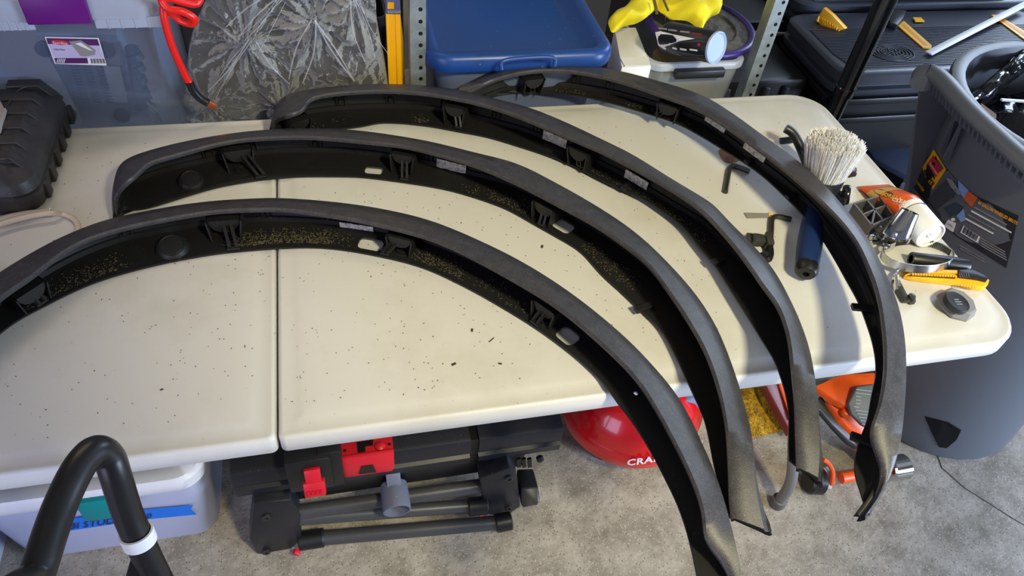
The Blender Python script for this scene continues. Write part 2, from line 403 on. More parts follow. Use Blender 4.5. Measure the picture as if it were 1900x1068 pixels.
# ================================================================ wheel-arch flares
def resample(P, n):
    d = [0]
    for a, b in zip(P, P[1:]): d.append(d[-1]+(b-a).length)
    out = []; j = 0
    for i in range(n):
        s = d[-1]*i/(n-1)
        while j < len(d)-2 and d[j+1] < s: j += 1
        t = (s-d[j])/max(d[j+1]-d[j], 1e-9); out.append(P[j].lerp(P[j+1], min(max(t, 0), 1)))
    return out
def smooth(P, it):
    P = [p.copy() for p in P]
    for _ in range(it): P = [P[0]]+[(P[i-1]+P[i]*2+P[i+1])/4 for i in range(1, len(P)-1)]+[P[-1]]
    return P
class Flare: pass
def make_flare(label, O, L, F, zo, zl, zf, skirt=lambda t: 0, N=170, sm=10):
    fo = Flare()
    def W_(pts, z):
        out = []
        for i, q in enumerate(pts):
            zz = q[2] if len(q) > 2 else None
            out.append((q[0], q[1], zz))
        # fill z by t along the list
        res = []
        n = len(out)
        for i, (x, y, zz) in enumerate(out):
            t = i/(n-1)
            res.append(at(x, y, zz if zz is not None else (z(t) if callable(z) else z)))
        return smooth(resample(spline(res, 6), N), sm)
    o_ = W_(O, zo); l_ = W_(L, zl); f_ = W_(F, zf)
    Z = Vector((0, 0, 1))
    rings_show = []; rings = []; fo.fr = []
    for i in range(N):
        o, l, f = o_[i], l_[i], f_[i]
        t = i/(N-1)
        tan = (o_[min(i+1, N-1)]-o_[max(i-1, 0)]).normalized()
        n = Vector((tan.y, -tan.x, 0)).normalized()
        if n.dot(o-l) < 0: n = -n
        s = skirt(t)
        b = Vector((o.x, o.y, f.z+.002))+n*(s-.004)
        if b.z > o.z-.02: b.z = o.z-.02
        m = (o+l)/2+Z*.0015
        rings.append([f-Z*.0012, b-Z*.0012-n*.003, b+Z*.002, b.lerp(o, .55)+n*.002, o-Z*.007+n*.0008, o-n*.0022, m, l+n*.003+Z*.0006, l-Z*.002, l-Z*.0075+n*.001,
                      l-Z*.0078+n*.004, l+n*.0055-Z*.0035, m-Z*.004, o-n*.006-Z*.006, b.lerp(o, .5)-n*.0022, b-n*.0045+Z*.0125, b-n*.0085+Z*.0115, b-n*.0095+Z*.003, f.lerp(b, .55)+Z*.002, f+Z*.0018])
        fo.fr.append((o, l, f, n, tan, b))
    bm = B()
    rows = loft(bm, rings)
    for fc in bm.faces:
        pass
    K = len(rings[0])
    # material: show face outside, black inside
    bm.faces.ensure_lookup_table()
    idx = 0
    for i in range(N-1):
        for k in range(K):
            bm.faces[idx].material_index = 0 if 1 <= k <= 8 else 1
            idx += 1
    for fc in bm.faces[idx:]: fc.material_index = 1
    c = fo.fr[N//2][1]
    fo.t = thing('fender_flare', label, 'car trim', (c.x, c.y, T), 'fender flares laid out on the table')
    fo.shell = obj('shell', bm, [m_flare, m_inner], fo.t, angle=50)
    return fo
def station(fo, px, py, which=1):
    best = 0; bd = 1e9
    for i, fr in enumerate(fo.fr):
        x, y = topx(fr[which]); d = (x-px)**2+(y-py)**2
        if d < bd: bd = d; best = i
    return best
def local(fo, i):
    o, l, f, n, tan, b = fo.fr[i]
    def P(a, d, z):   # a along the arch, d from the lip towards the wall, z height above the flange
        base = l.xy.to_3d()+Vector((0, 0, f.z)); return base+tan*a+n*d+Vector((0, 0, z))
    return P, (o.z-f.z), (l-o).xy.length
def clip(fo, px, py, lean=.0, size=1.0):
    i = station(fo, px, py); P, H, Wd = local(fo, i)
    o, l, f, n, tan, b = fo.fr[i]
    fd = (f-l).dot(n); bd = (b-l).dot(n); dm = fd+(bd-fd)*.42; rs_ = min(1, (bd-fd)*.40/.017)
    bm = B(); s = size
    for a in (-.021*s, .021*s):      # cheeks
        prism(bm, [P(a, .002, H-.012), P(a, Wd-.006, H-.012), P(a, Wd-.006, .004), P(a*.8, .004+fd*.35, .004)], tan*.0022*(1 if a > 0 else -1))
    # cup
    pr = []
    for k in range(9):
        a = PI*k/8; pr.append(P(.02*s*math.cos(a), .006, H-.012-.021*s*math.sin(a)))
    pr2 = [p+n*.018 for p in pr]
    loft(bm, [pr, pr2])
    c = obj('clip', bm, m_inner, fo.t, smooth=False)
    bm = B()
    for a in (-.0045*s, .0045*s):
        bar(bm, P(a+lean*.3, .012, H*.55), P(a+lean, fd+.003, .008), .004*s, .006*s)
    bar(bm, P(lean-.008*s, fd+.004, .006), P(lean+.008*s, fd+.004, .006), .006, .004)
    obj('prong', bm, m_inner, c, smooth=False)
    bm = B()
    s = rs_
    lathe(bm, [(.013*s, 0), (.013*s, .004), (.009*s, .004), (.009*s, .0015), (0, .0015)], P(.002, dm, .002), (0, 0, 1), 18)
    lathe(bm, [(.017*s, 0), (.0165*s, .0022), (.0145*s, .0022), (.0145*s, 0)], P(.002, dm, .0018), (0, 0, 1), 18)
    obj('seat_ring', bm, m_inner, c)
def capnut(fo, px, py, r=.02):
    i = station(fo, px, py, 2); P, H, Wd = local(fo, i); o, l, f, n, tan, b = fo.fr[i]; fd = (f-l).dot(n)
    bm = B(); bd = (b-l).dot(n); p = P(0, fd+(bd-fd)*.36, .002)
    lathe(bm, [(r*1.12, 0), (r*1.1, .004), (r*.95, .010), (r*.8, .013), (r*.74, .0125), (r*.70, .014), (0, .0145)], p, (n*-.35+Vector((0, 0, 1))), 22)
    obj('grommet', bm, m_inner, fo.t)
def foil(fo, px, py, w, h=.019, zc=.40, ragged=False):
    i = station(fo, px, py); i0 = i
    fr = fo.fr
    bm = B(); rows = []
    # strip that follows the wall from station to station
    step = (fr[i][1]-fr[i-1][1]).length; k = max(2, int(w/step/2)); rng = list(range(i-k, i+k+1))
    for j in rng:
        o, l, f, n, tan, b = fr[j]
        H = o.z-f.z
        c0 = Vector((b.x, b.y, f.z))-n*.0115; c1 = Vector((o.x, o.y, o.z))-n*.0105
        hh = h*(1-.25*random.random()*(1 if ragged else .12)); mid = c0.lerp(c1, zc-.12)
        u = (c1-c0).normalized(); jit = n*(-.0006*(j % 2))
        rows.append([mid-u*hh/2-n*.001+jit, mid+u*h/2-n*.001+jit, mid+u*h/2+jit+n*.0003, mid-u*hh/2+jit+n*.0003])
    loft(bm, rows)
    s_ = obj('foil_sticker', bm, m_foil, fo.t, smooth=False); s_['label'] = 'crinkled silver foil sticker'
def pads(fo, pxs):
    for px, py in pxs:
        bm = B()
        i = station(fo, px, py); o, l, f, n, tan, b = fo.fr[i]
        c0 = Vector((b.x, b.y, f.z))-n*.007; c1 = Vector((o.x, o.y, o.z))-n*.007; u = (c1-c0).normalized()
        for a, z0, z1 in ((-.0085, .15, .62), (.0085, .15, .62)):
            bar(bm, c0.lerp(c1, z0)+tan*a, c0.lerp(c1, z1)+tan*a, .0022, .004, up=n)
        bar(bm, c0.lerp(c1, .17)-tan*.0085, c0.lerp(c1, .17)+tan*.0085, .0025, .004, up=u)
        bar(bm, c0.lerp(c1, .3)-tan*.002, c0.lerp(c1, .5)-tan*.002, .006, .003, up=n)
        obj('molded_pad', bm, m_inner, fo.t, smooth=False)
def crumbs_in(fo, spots, seed=1):
    rnd = random.Random(seed); bm = B()
    for (px0, py0, px1, py1, n_) in spots:
        i0 = station(fo, px0, py0, 2); i1 = station(fo, px1, py1, 2)
        for k in range(int(n_*1.5)):
            i = rnd.randint(min(i0, i1), max(i0, i1)); P, H, Wd = local(fo, i); o, l, f, n, tan, b = fo.fr[i]; fd = (f-l).dot(n)
            bd = (b-l).dot(n); p = P(rnd.uniform(-.01, .01), fd+(bd-fd)*(.12+.62*rnd.random()*rnd.random()**.5), .0025+rnd.random()*.002)
            a = rnd.random()*PI; L_ = rnd.uniform(.0008, .0042)
            bar(bm, p-Vector((math.cos(a), math.sin(a), 0))*L_/2, p+Vector((math.cos(a), math.sin(a), .3))*L_/2, .0005, .0005)
    o = obj('dry_debris', bm, m_straw, fo.t, smooth=False); o['kind'] = 'stuff'
def hole(fo, px, py, w, d, shift=.3):
    i = station(fo, px, py, 2); o, l, f, n, tan, b = fo.fr[i]
    p = at(px, py, f.z); bm = B()
    out = [p+tan*x+n*y for x, y in rrect(-w/2, -d/2, w/2, d/2, d*.33, 5)]
    loft(bm, [[q-Vector((0, 0, .02)) for q in out], [q+Vector((0, 0, .02)) for q in out]])
    bmesh.ops.recalc_face_normals(bm, faces=bm.faces)
    me = bpy.data.meshes.new('cut'); bm.to_mesh(me); bm.free(); c = bpy.data.objects.new('cut', me); COL.objects.link(c)
    sh = fo.shell; md = sh.modifiers.new('h', 'BOOLEAN'); md.operation = 'DIFFERENCE'; md.object = c; md.solver = 'EXACT'
    c.location = -ORG[fo.t.name]
    c.location = (0, 0, 0)
    bpy.context.view_layer.update()
    dg = bpy.context.evaluated_depsgraph_get(); new = bpy.data.meshes.new_from_object(sh.evaluated_get(dg))
    sh.modifiers.clear(); old = sh.data; sh.data = new; bpy.data.meshes.remove(old); bpy.data.objects.remove(c); bpy.data.meshes.remove(me)
def tab(fo, px, py, out=.02, w=.012):
    i = station(fo, px, py, 2); o, l, f, n, tan, b = fo.fr[i]
    bm = B(); bar(bm, f+n*.02+Vector((0, 0, .006)), f-n*out+Vector((0, 0, .006)), w, .007, bevel=.001); obj('locating_tab', bm, m_inner, fo.t, smooth=False)

# --- nearest flare
f1 = make_flare('nearest black fender flare, lowest in the photo, running off the left edge of the table',
    [(-150, 700), (-120, 610), (-62, 545), (0, 502), (50, 471), (101, 443.5), (152, 421), (202, 404), (253, 393), (329, 379), (404, 370), (480, 366), (511, 365), (603, 371), (701, 384), (802, 408), (903, 450), (979, 489), (1050, 534), (1117, 585), (1184, 645), (1252, 722), (1286, 779), (1310, 831), (1329, 874), (1348, 931), (1366, 998, .79), (1375, 1036, .782), (1378, 1075, .775), (1376, 1110, .77)],
    [(-105, 740), (-82, 665), (-40, 597), (0, 551), (38, 527), (76, 499), (114, 469), (152, 447), (202, 430), (253, 417), (303, 407), (354, 398), (404, 391), (480, 388), (527, 388), (603, 398), (679, 411), (780, 436), (840, 459), (896, 487), (996, 544), (1050, 581), (1117, 638), (1178, 699), (1218, 760), (1262, 842), (1289, 901), (1306, 955), (1309, 974, .8), (1299, 996, .792), (1330, 1026, .782), (1352, 1060, .775), (1364, 1100, .77)],
    [(-60, 760), (-52, 700), (-30, 650), (0, 618), (40, 590), (76, 572), (126, 546), (177, 524), (228, 508), (278, 495), (329, 484), (404, 471), (480, 464), (511, 461), (596, 460), (679, 471), (780, 495), (864, 533), (932, 571), (996, 610), (1063, 659), (1117, 709), (1151, 756), (1172, 781), (1208, 839), (1235, 891), (1256, 934), (1273, 982), (1286, 1036), (1293, 1070), (1298, 1110)],
    .792, .806, lambda t: .743+.012*max(0, (t-.6)/.4), skirt=lambda t: .002, sm=6)
hole(f1, 688, 455, .042, .026); hole(f1, 1053, 625, .034, .028); hole(f1, 1179, 731, .007, .006)
clip(f1, 402, 391, .012, 1.25); clip(f1, 735, 424, -.022); clip(f1, 1012, 553, -.004); clip(f1, 52, 517, .006, 1.1)
capnut(f1, 338, 483, .024)
foil(f1, 650, 407, .062, .014, .27)
pads(f1, [(225, 424), (480, 388), (590, 396), (770, 432), (880, 480)])
crumbs_in(f1, [(455, 466, 620, 463, 420), (70, 575, 245, 504, 170), (770, 492, 850, 527, 130), (870, 536, 990, 605, 50), (610, 462, 650, 467, 40)], 3)
# --- second flare
f2 = make_flare('second black fender flare from the front, square end standing at the left',
    [(208, 395, .765), (205, 357, .785), (211, 325), (221, 301), (243, 288), (281, 276), (332, 263), (407, 249), (483, 240), (559, 236.5), (660, 240), (783, 258), (884, 282), (960, 302), (1031, 337), (1102, 377), (1165, 418), (1216, 461), (1268, 515), (1304, 560), (1336, 614), (1366, 690), (1384, 750), (1393, 790), (1399, 840, .806), (1404, 899, .795), (1413, 945, .785), (1421, 981, .778)],
    [(216, 388, .765), (217, 360, .785), (235, 338), (262, 318), (268, 305), (290, 297), (332, 286), (382, 271.5), (433, 261), (483, 256), (559, 253.5), (620, 257), (682, 263), (758, 272), (834, 292), (884, 307), (963, 341), (1026, 374), (1102, 415), (1153, 450), (1203, 490), (1241, 541), (1271, 585), (1308, 650), (1333, 722), (1346, 785), (1350, 834, .806), (1352, 880, .797), (1354, 930, .787), (1358, 962, .778)],
    [(219, 390), (236, 390), (258, 390), (281, 385), (357, 361), (407, 347), (458, 338), (509, 331), (559, 328), (642, 328), (682, 330), (748, 338.6), (808, 348), (859, 360), (935, 386), (988, 415), (1036, 442), (1077, 467), (1115, 509), (1153, 542), (1191, 578), (1225, 611), (1252, 659), (1269, 696), (1292, 745), (1309, 785), (1325, 868), (1336, 905), (1346, 935), (1353, 960)],
    .796, .810, lambda t: .743+.016*max(0, (t-.6)/.4), skirt=lambda t: .003+.016*max(0, (t-.55)/.45), sm=5)
hole(f2, 694, 318, .034, .020); hole(f2, 1045, 421, .038, .028)
clip(f2, 440, 260, .03, 1.2); clip(f2, 745, 271, .010); clip(f2, 1005, 362, .006, 1.0); 
capnut(f2, 398, 342, .021)
foil(f2, 833, 292, .060, .019, .42, True)
pads(f2, [(395, 269), (478, 256), (590, 255), (785, 279), (892, 311)])
crumbs_in(f2, [(880, 366, 985, 414, 70), (1090, 470, 1160, 548, 110), (930, 386, 1000, 420, 40)], 5)
tab(f2, 1190, 577, .012)
# --- third flare
f3 = make_flare('third black fender flare from the front, rounded left end by the plastic bag',
    [(499, 236, .765), (503, 214, .785), (512, 194), (526, 176), (568, 165.5), (632, 158), (707, 154.5), (783, 157), (849, 165), (905, 178), (984, 199), (1047, 224), (1111, 254), (1174, 285), (1237, 324), (1290, 356), (1324, 377), (1352, 407), (1402, 457), (1440, 503), (1474, 566), (1495, 616), (1507, 656), (1516, 706, .824), (1522, 752, .822), (1524, 802, .812), (1524, 853, .8), (1521, 886, .792)],
    [(506, 238, .765), (512, 222, .785), (535, 214), (566, 203), (569, 186), (590, 178), (632, 172), (707, 168), (783, 172), (834, 180), (883, 190), (946, 209), (1022, 240), (1073, 262), (1122, 283), (1198, 323), (1248, 352), (1300, 388), (1350, 441), (1388, 489), (1414, 528), (1443, 566), (1462, 622), (1470, 690, .828), (1475, 744, .824), (1477, 800, .812), (1478, 840, .8), (1479, 868, .792)],
    [(510, 242), (530, 241), (575, 240), (637, 239), (684, 233), (702, 228), (748, 229), (808, 236), (841, 242.5), (903, 254), (959, 270.6), (1010, 287), (1060, 307), (1111, 332.6), (1161, 356), (1190, 368), (1229, 393), (1266, 421), (1300, 463), (1326, 493), (1351, 532), (1394, 600), (1420, 642), (1436, 667), (1450, 706), (1463, 760), (1463, 820), (1464, 854)],
    lambda t: .796+.018*t, lambda t: .810+.018*t, lambda t: .744+.030*max(0, (t-.4)/.6), skirt=lambda t: .003+.012*max(0, (t-.6)/.4), sm=5)
clip(f3, 845, 182, .012); clip(f3, 1075, 263, .004); clip(f3, 558, 208, .0, .9)
foil(f3, 1008, 234, .056, .020, .42); foil(f3, 1165, 305, .056, .018, .42)
pads(f3, [(610, 175), (705, 168), (800, 175), (893, 192), (970, 218), (1045, 250)])
crumbs_in(f3, [(810, 236, 825, 240, 40), (1095, 325, 1290, 455, 110), (540, 240, 700, 230, 40)], 7)
tab(f3, 1325, 492, .004); tab(f3, 1155, 354, .004)
# --- farthest flare
f4 = make_flare('farthest black fender flare, rightmost, arching behind the others over the table back edge',
    [(832, 190, .775), (840, 174, .79), (850, 162, .80), (871, 150.6), (908, 133), (959, 119.5), (1022, 114), (1073, 117), (1148, 130), (1209, 145.5), (1300, 174), (1360, 209), (1411, 246), (1474, 291), (1525, 335), (1567, 382), (1603, 427), (1629, 470), (1651, 518), (1671, 571), (1682, 629), (1685, 690), (1683, 730), (1678, 790, .842), (1670, 836, .832), (1657, 876, .82), (1635, 922, .805), (1609, 957, .79)],
    [(850, 188, .775), (858, 178, .79), (876, 169, .80), (908, 151), (959, 136), (1010, 130), (1073, 133), (1148, 149), (1222, 174), (1290, 199), (1347, 233), (1398, 269), (1448, 306.5), (1499, 350), (1551, 400), (1586, 444), (1608, 488), (1626, 536), (1637, 592), (1642, 655), (1638, 716), (1624, 772), (1612, 795, .842), (1622, 828, .832), (1635, 855, .825), (1637, 880, .815), (1627, 912, .803), (1609, 948, .79)],
    [(862, 193), (878, 182), (921, 174), (977, 172), (1035, 175), (1073, 178.5), (1116, 187), (1174, 203), (1250, 227), (1297, 251), (1335, 274), (1385, 305), (1421, 332), (1464, 373), (1489, 399), (1522, 439), (1553, 489), (1568, 517), (1590, 556), (1606, 597), (1620, 642), (1625, 690), (1616, 735), (1609, 780), (1600, 800), (1590, 832), (1583, 872), (1590, 895), (1600, 925), (1607, 952)],
    lambda t: .797+.042*min(1, t*1.6), lambda t: .811+.042*min(1, t*1.6), lambda t: .744+.040*min(1, t*1.6), skirt=lambda t: .002, sm=4)
clip(f4, 998, 131, .004); clip(f4, 1240, 180, -.02)
foil(f4, 1336, 226, .056, .013, .5); foil(f4, 1412, 280, .058, .013, .5)
pads(f4, [(1085, 135), (1150, 150), (1290, 198)])
crumbs_in(f4, [(1060, 178, 1110, 186, 25), (1180, 205, 1290, 248, 70)], 9)
tab(f4, 1597, 572, .018); tab(f4, 1601, 818, .014); tab(f4, 1462, 372, .004); tab(f4, 1385, 305, .004)
# silver marker writing inside the second and third flares
def wallsurf(fo):
    def s(px, py):
        best = None
        for o, l, f, n, tan, b in fo.fr[20:130]:
            c = Vector((b.x, b.y, (o.z+f.z)/2))-n*.0085
            x, y = topx(c); d = abs(x-px)
            if best is None or d < best[0]: best = (d, c, n)
        c, n = best[1], best[2]; d = ray(px, py); t = (c-CAM).dot(n)/d.dot(n); return CAM+d*t
    return s
def towards(p): return (CAM-p).normalized()
ptext('marker_writing', 'PASS REAR', (968, 352), (909, 339), (-1, 8), wallsurf(f2), towards, m_silverink, f2.t)

# crumbs and shavings strewn on the table
bm = B(); rnd = random.Random(11)
def flake(bm, p, L_, w):
    a = rnd.random()*PI*2; d = Vector((math.cos(a), math.sin(a), 0)); bar(bm, p-d*L_/2, p+d*L_/2, w, .0008)
for k in range(620):
    p = Vector((rnd.gauss(.15, .32), rnd.uniform(.04, .5), T+.0008)) if k % 3 else Vector((rnd.uniform(-.4, 1.1), rnd.uniform(.05, .7), T+.0008))
    if -.6 < p.x < 1.15: flake(bm, p, rnd.uniform(.0005, .0019), rnd.uniform(.0005, .0010))
for x, y, s in ((842, 675, .007), (1006, 457, .007), (876, 612, .006), (928, 674, .005), (912, 630, .012), (300, 722, .004)):
    flake(bm, at(x, y, T+.001), s, s*.5 if s < .01 else .0012)
tag(obj('crumbs', bm, mat('dirt_crumbs', (58, 50, 36), .9), smooth=False), 'dark crumbs and shavings strewn over the white table top', 'debris', kind='stuff')

# ================================================================ behind the table: steel shelf and what stands on it
Z = Vector((0, 0, 1))
SZ = .45
sh = thing('steel_shelving', 'grey perforated steel shelving standing behind the folding table', 'shelf', (.2, .82, 0))
bm = B(); box(bm, (-.78, .815, SZ-.035), (1.11, 1.28, SZ), .003); obj('shelf_board', bm, m_shelf, sh)
for x0, sgn in ((.279, 1), (1.074, 1), (-.76, 1)):
    bm = B()
    box(bm, (x0, .82, 0), (x0+.032, .8222, 1.9)); box(bm, (x0, .8222, 0), (x0+.0022, .852, 1.9))
    po = obj('post', bm, m_shelf, sh, smooth=False)
    bm = B()
    for k in range(20):
        cyl(bm, (x0+.021, .8195, .60+.0255*k), (x0+.021, .8215, .60+.0255*k), .0042, n=10)
    h_ = obj('bolt_holes', bm, m_blackmatte, po); h_['kind'] = 'stuff'
    bm = B(); box(bm, (x0, 1.255, 0), (x0+.032, 1.2572, 1.9)); box(bm, (x0, 1.228, 0), (x0+.0022, 1.255, 1.9)); obj('post', bm, m_shelf, sh, smooth=False)

def planesurf(p0, n):
    p0 = Vector(p0); n = Vector(n).normalized()
    def s(px, py):
        d = ray(px, py); return CAM+d*((p0-CAM).dot(n)/d.dot(n))
    return s, (lambda p: n)
# --- clear latch bin
Yb = .790
bs, bl = planesurf((0, Yb-.0012, 0), (0, -1, 0))
bin_ = thing('storage_bin', 'clear storage bin with purple latch and printed label, behind the table at left', 'storage bin', (-.43, .98, SZ))
xr = aty(333, 200, Yb).x; xl = -.67; ztop = aty(250, 36, Yb).z
bm = B(); rbox(bm, xl-.004, Yb, SZ+.001, xr+.004, 1.19, ztop, .035, .012, .003); obj('tub', bm, f_clear, bin_, angle=60)
bm = B()
ring = lambda k, z: [(x, y, z) for x, y in rrect(xl-.016+k, Yb-.016+k, xr+.014-k, 1.206-k, .04, 6)]
loft(bm, [ring(.0, ztop+.008), ring(-.002, ztop+.012), ring(.0, ztop+.045), ring(.008, ztop+.05), ring(.03, ztop+.05), ring(.035, ztop+.04)], cap0=False)
lid = obj('lid', bm, f_rim, bin_)
for a, b in ((-20, 55), (170, 297)):     # rim skirt seen below the lid edge, with its webs
    bm = B(); p0 = aty(a, 24, Yb-.014); p1 = aty(b, 24, Yb-.014)
    box(bm, (p0.x, Yb-.016, ztop-.008), (p1.x, Yb-.013, ztop+.012), .001)
    for k in range(1, 5):
        x = p0.x+(p1.x-p0.x)*k/5; box(bm, (x-.0015, Yb-.017, ztop-.008), (x+.0015, Yb-.001, ztop+.012))
    obj('rim_skirt', bm, f_rim, bin_, smooth=False)
p0 = aty(40, 12, Yb-.02); p1 = aty(163, 12, Yb-.02)
bm = B(); box(bm, (p0.x, Yb-.028, ztop+.006), (p1.x, Yb-.012, ztop+.075), .004); o = obj('latch', bm, m_purple, bin_); o['label'] = 'purple snap latch'
# printed label
lb = B(); decal(lb, [(83, 68), (183, 70), (198, 121), (102, 118)], bs, bl, .0006); lab = obj('label', lb, m_paperwhite, bin_, smooth=False); lab['label'] = 'purple and white printed product label'
def lp(name, poly, m, parent=lab, s=bs, l=bl, th=.0010): 
    b_ = B(); decal(b_, poly, s, l, th); return obj(name, b_, m, parent, smooth=False)
lp('print_band', [(86, 70), (181, 72), (185, 84), (89, 81)], m_purpleprint)
lp('print_panel', [(90, 82), (185, 84), (193, 107), (100, 106)], m_lavprint)
lp('print_picture', [(128, 76), (150, 74), (178, 92), (176, 101), (158, 104), (150, 103)], m_greyprint, th=.0013)
lp('print_picture', [(140, 80), (150, 78), (172, 93), (166, 92)], m_paperwhite, th=.0016)
lp('print_foot', [(101, 107), (162, 107), (164, 117), (104, 117)], m_purpleprint)
lp('brand_oval', [(95+16.5+17*math.cos(a), 78+4.6*math.sin(a)+1.5*math.cos(a)) for a in [2*PI*k/24 for k in range(24)]], m_redprint, th=.0014)
ptext('brand_name', 'Sterilite', (98, 80), (125, 82), (0, -5), bs, bl, m_whiteprint, lab, raise_=.0022)
ptext('product_line', 'ClearView', (100, 92), (121, 93), (0, -3.5), bs, bl, m_blackprint, lab, raise_=.0016)
lb = B()
for k in range(14): decal(lb, [(168+k*1.9, 108), (168+k*1.9+(.7 if k % 3 else 1.2), 108), (170+k*1.9+(.7 if k % 3 else 1.2), 117), (170+k*1.9, 117)], bs, bl, .0010)
obj('barcode', lb, m_blackprint, lab, smooth=False)['kind'] = 'stuff'
lb = B()
for k in range(5): decal(lb, [(105+k*3.2, 116), (106.5+k*3.2, 116), (109+k*3.2, 108), (107.5+k*3.2, 108)], bs, bl, .0014)
obj('hatch_logo', lb, m_whiteprint, lab, smooth=False)
# grey electronics box inside
es, el = planesurf((0, Yb+.022, 0), (0, -1, .06))
rt = thing('electronics_box', 'grey vented electronics box with round feet inside the clear latch bin', 'electronics', (-.35, .85, SZ+.02))
bm = B(); P = [es(*q) for q in ((64, 60), (217, 64), (255, 226), (112, 226))]
P = P[:2]+[Vector((P[1].x+.035, P[1].y+.02, SZ+.012)), Vector((P[0].x+.04, P[0].y+.02, SZ+.012))]
prism(bm, P, (0, .05, .003), bevel=.004); obj('housing', bm, m_elec, rt)
bm = B()
for r_ in range(13):
    for c_ in range(3):
        x = 131+c_*23+r_*1.7; y = 123+r_*5.4
        decal(bm, [(x, y), (x+15, y+.3), (x+15.3, y+2), (x+.3, y+1.7)], es, el, .0012)
obj('vent_slots', bm, m_slot, rt, smooth=False)['kind'] = 'stuff'
bm = B(); decal(bm, [(192, 122), (222, 123), (238, 190), (207, 189)], es, el, .001); obj('rating_label', bm, mat('rating_label', (160, 166, 172), .5), rt, smooth=False)
for x, y in ((82, 90), (197, 92), (127, 211), (227, 213)):
    bm = B(); c = es(x, y); lathe(bm, [(0, 0), (.014, 0), (.0155, .003), (.0155, .007), (.012, .008), (0, .008)], c+Vector((0, .002, 0)), (0, -1, .06), 20); obj('rubber_foot', bm, m_slot, rt)
bm = B()
tube(bm, spline([aty(244, 88, Yb+.05), aty(250, 120, Yb+.05), aty(256, 160, Yb+.04), aty(262, 195, Yb+.04)], 6), .013, 12)
for k in range(5): 
    a = aty(247+k*4, 100+k*22, Yb+.045); cyl(bm, a, a+Vector((.003, -.001, -.012)), .0155)
tag(obj('corrugated_hose', bm, mat('hose_dark', (64, 78, 92), .4)), 'dark ringed hose inside the clear latch bin beside the electronics box', 'hose')
bm = B()
for a, b in (((272, 190), (293, 206)), ((276, 198), (288, 208)), ((280, 186), (298, 190))):
    bar(bm, aty(*a, Yb+.03), aty(*b, Yb+.03), .005, .003)
tag(obj('cable_ties', bm, mat('pale_green', (160, 190, 176), .5)), 'pale green cable ties at the bottom right inside the clear latch bin', 'cable tie')
# --- red cable with black sleeve
Yc = .762
rc = thing('red_cable', 'coiled bright red cable with black sleeve and bare copper end, hanging by the bag', 'cable', aty(350, 150, Yc))
pth = [(376, -18, .80), (366, 6, .79), (340, 4, .775), (312, -4, .76), (300, 2, .755), (312, 16, .75), (340, 22, .75), (360, 34, .755), (356, 44, .76), (335, 38, .768), (313, 20, .77), (303, 14, .768), (304, 30, .765), (311, 60, .763), (321, 90, .762), (334, 120, .762), (347, 146, .762), (353, 154, .762)]
bm = B(); tube(bm, spline([aty(x, y, Y) for x, y, Y in pth], 8), .0068, 14); obj('jacket', bm, m_redcable, rc)
bm = B(); tube(bm, spline([aty(351, 151, Yc), aty(358, 167, Yc), aty(371, 182, Yc), aty(386, 191, Yc)], 6), [.0078]*18+[.009], 14); obj('sleeve', bm, m_black, rc)
bm = B()
for k in range(8):
    a = 2*PI*k/8; e = aty(396, 197, Yc)+Vector((math.cos(a)*.006, 0, math.sin(a)*.006)); cyl(bm, aty(384, 190, Yc)+Vector((math.cos(a)*.004, 0, math.sin(a)*.004)), e, .0022, n=6)
obj('copper_strands', bm, m_copper, rc)
# --- black crate, added shade block and bag
bm = B()
x0 = aty(470, 100, .93).x; x1 = aty(722, 100, .93).x
rbox(bm, x0, .93, SZ, x1, 1.2, .86, .02, .006, .006)
cr = obj('crate', bm, m_black, None); tag(cr, 'black plastic crate wrapped inside the clear crumpled bag', 'crate')
bm = B()
for k in range(7):
    x = x0+.02+(x1-x0-.04)*k/6; bar(bm, (x-.02, .926, .55), (x+.02, .926, .84), .006, .006)
    bar(bm, (x+.02, .926, .55), (x-.02, .926, .84), .006, .006)
obj('lattice', bm, m_black, cr, smooth=False)
bm = B(); box(bm, (aty(345, 100, .96).x, .96, SZ), (x0-.01, 1.2, .97), .01)  # dark block put where the shelf depth is only in shade
tag(obj('shelf_shade_block', bm, mat('shelf_shade_dark', (44, 43, 42), .8)), 'added dark block for the dim shelf depth, seen through the left half of the clear bag', 'box')
bm = B()
outl = [(338, 222), (345, 150), (352, 80), (372, 20), (410, -40), (480, -60), (560, -60), (640, -60), (690, -40), (700, 40), (714, 110), (722, 170), (726, 215), (690, 222), (600, 222), (500, 225), (420, 224)]
P = spline([aty(x, y, .885) for x, y in outl], 14, True)
GC = [(aty(455, 74, .84), 1.0, 9), (aty(583, 38, .84), 1.0, 8), (aty(660, 8, .84), .8, 8), (aty(392, 192, .84), .6, 6), (aty(520, 190, .84), .6, 7)]
def bagfold(q):
    v = Vector((q.x*9+q.z*5, 0, q.z*7-q.x*4)); a = abs(noise.noise(v+Vector((3, 7, 1))))
    b_ = abs(noise.noise(v*2.7+Vector((9, 1, 4)))); c_ = abs(noise.noise(v*6.5))
    h = .034*(.5-a)+.010*(.4-b_)+.005*(.4-c_)
    for g, w, n in GC:
        dx, dz = q.x-g.x, q.z-g.z; r = math.hypot(dx, dz); th = math.atan2(dz, dx)
        h += w*.013*math.exp(-(r/.11)**2)*min(1, r/.02)*(1-2*abs(math.sin(n*.8*th+1.6*noise.noise(Vector((q.x*5, q.z*5, n))))))+w*.012*math.exp(-(r/.025)**2)
    return h
c = sum(P, Vector())/len(P); rows = []
NR = 90
for k in range(NR):
    s = 1-k/NR; row = []
    for p in P:
        q = c+(p-c)*s; h = .05*math.sqrt(1-s*s)
        row.append(q+Vector((0, -h-bagfold(q)*(1 if k else .3), 0)))
    rows.append(row)
loft(bm, rows, cap0=False)
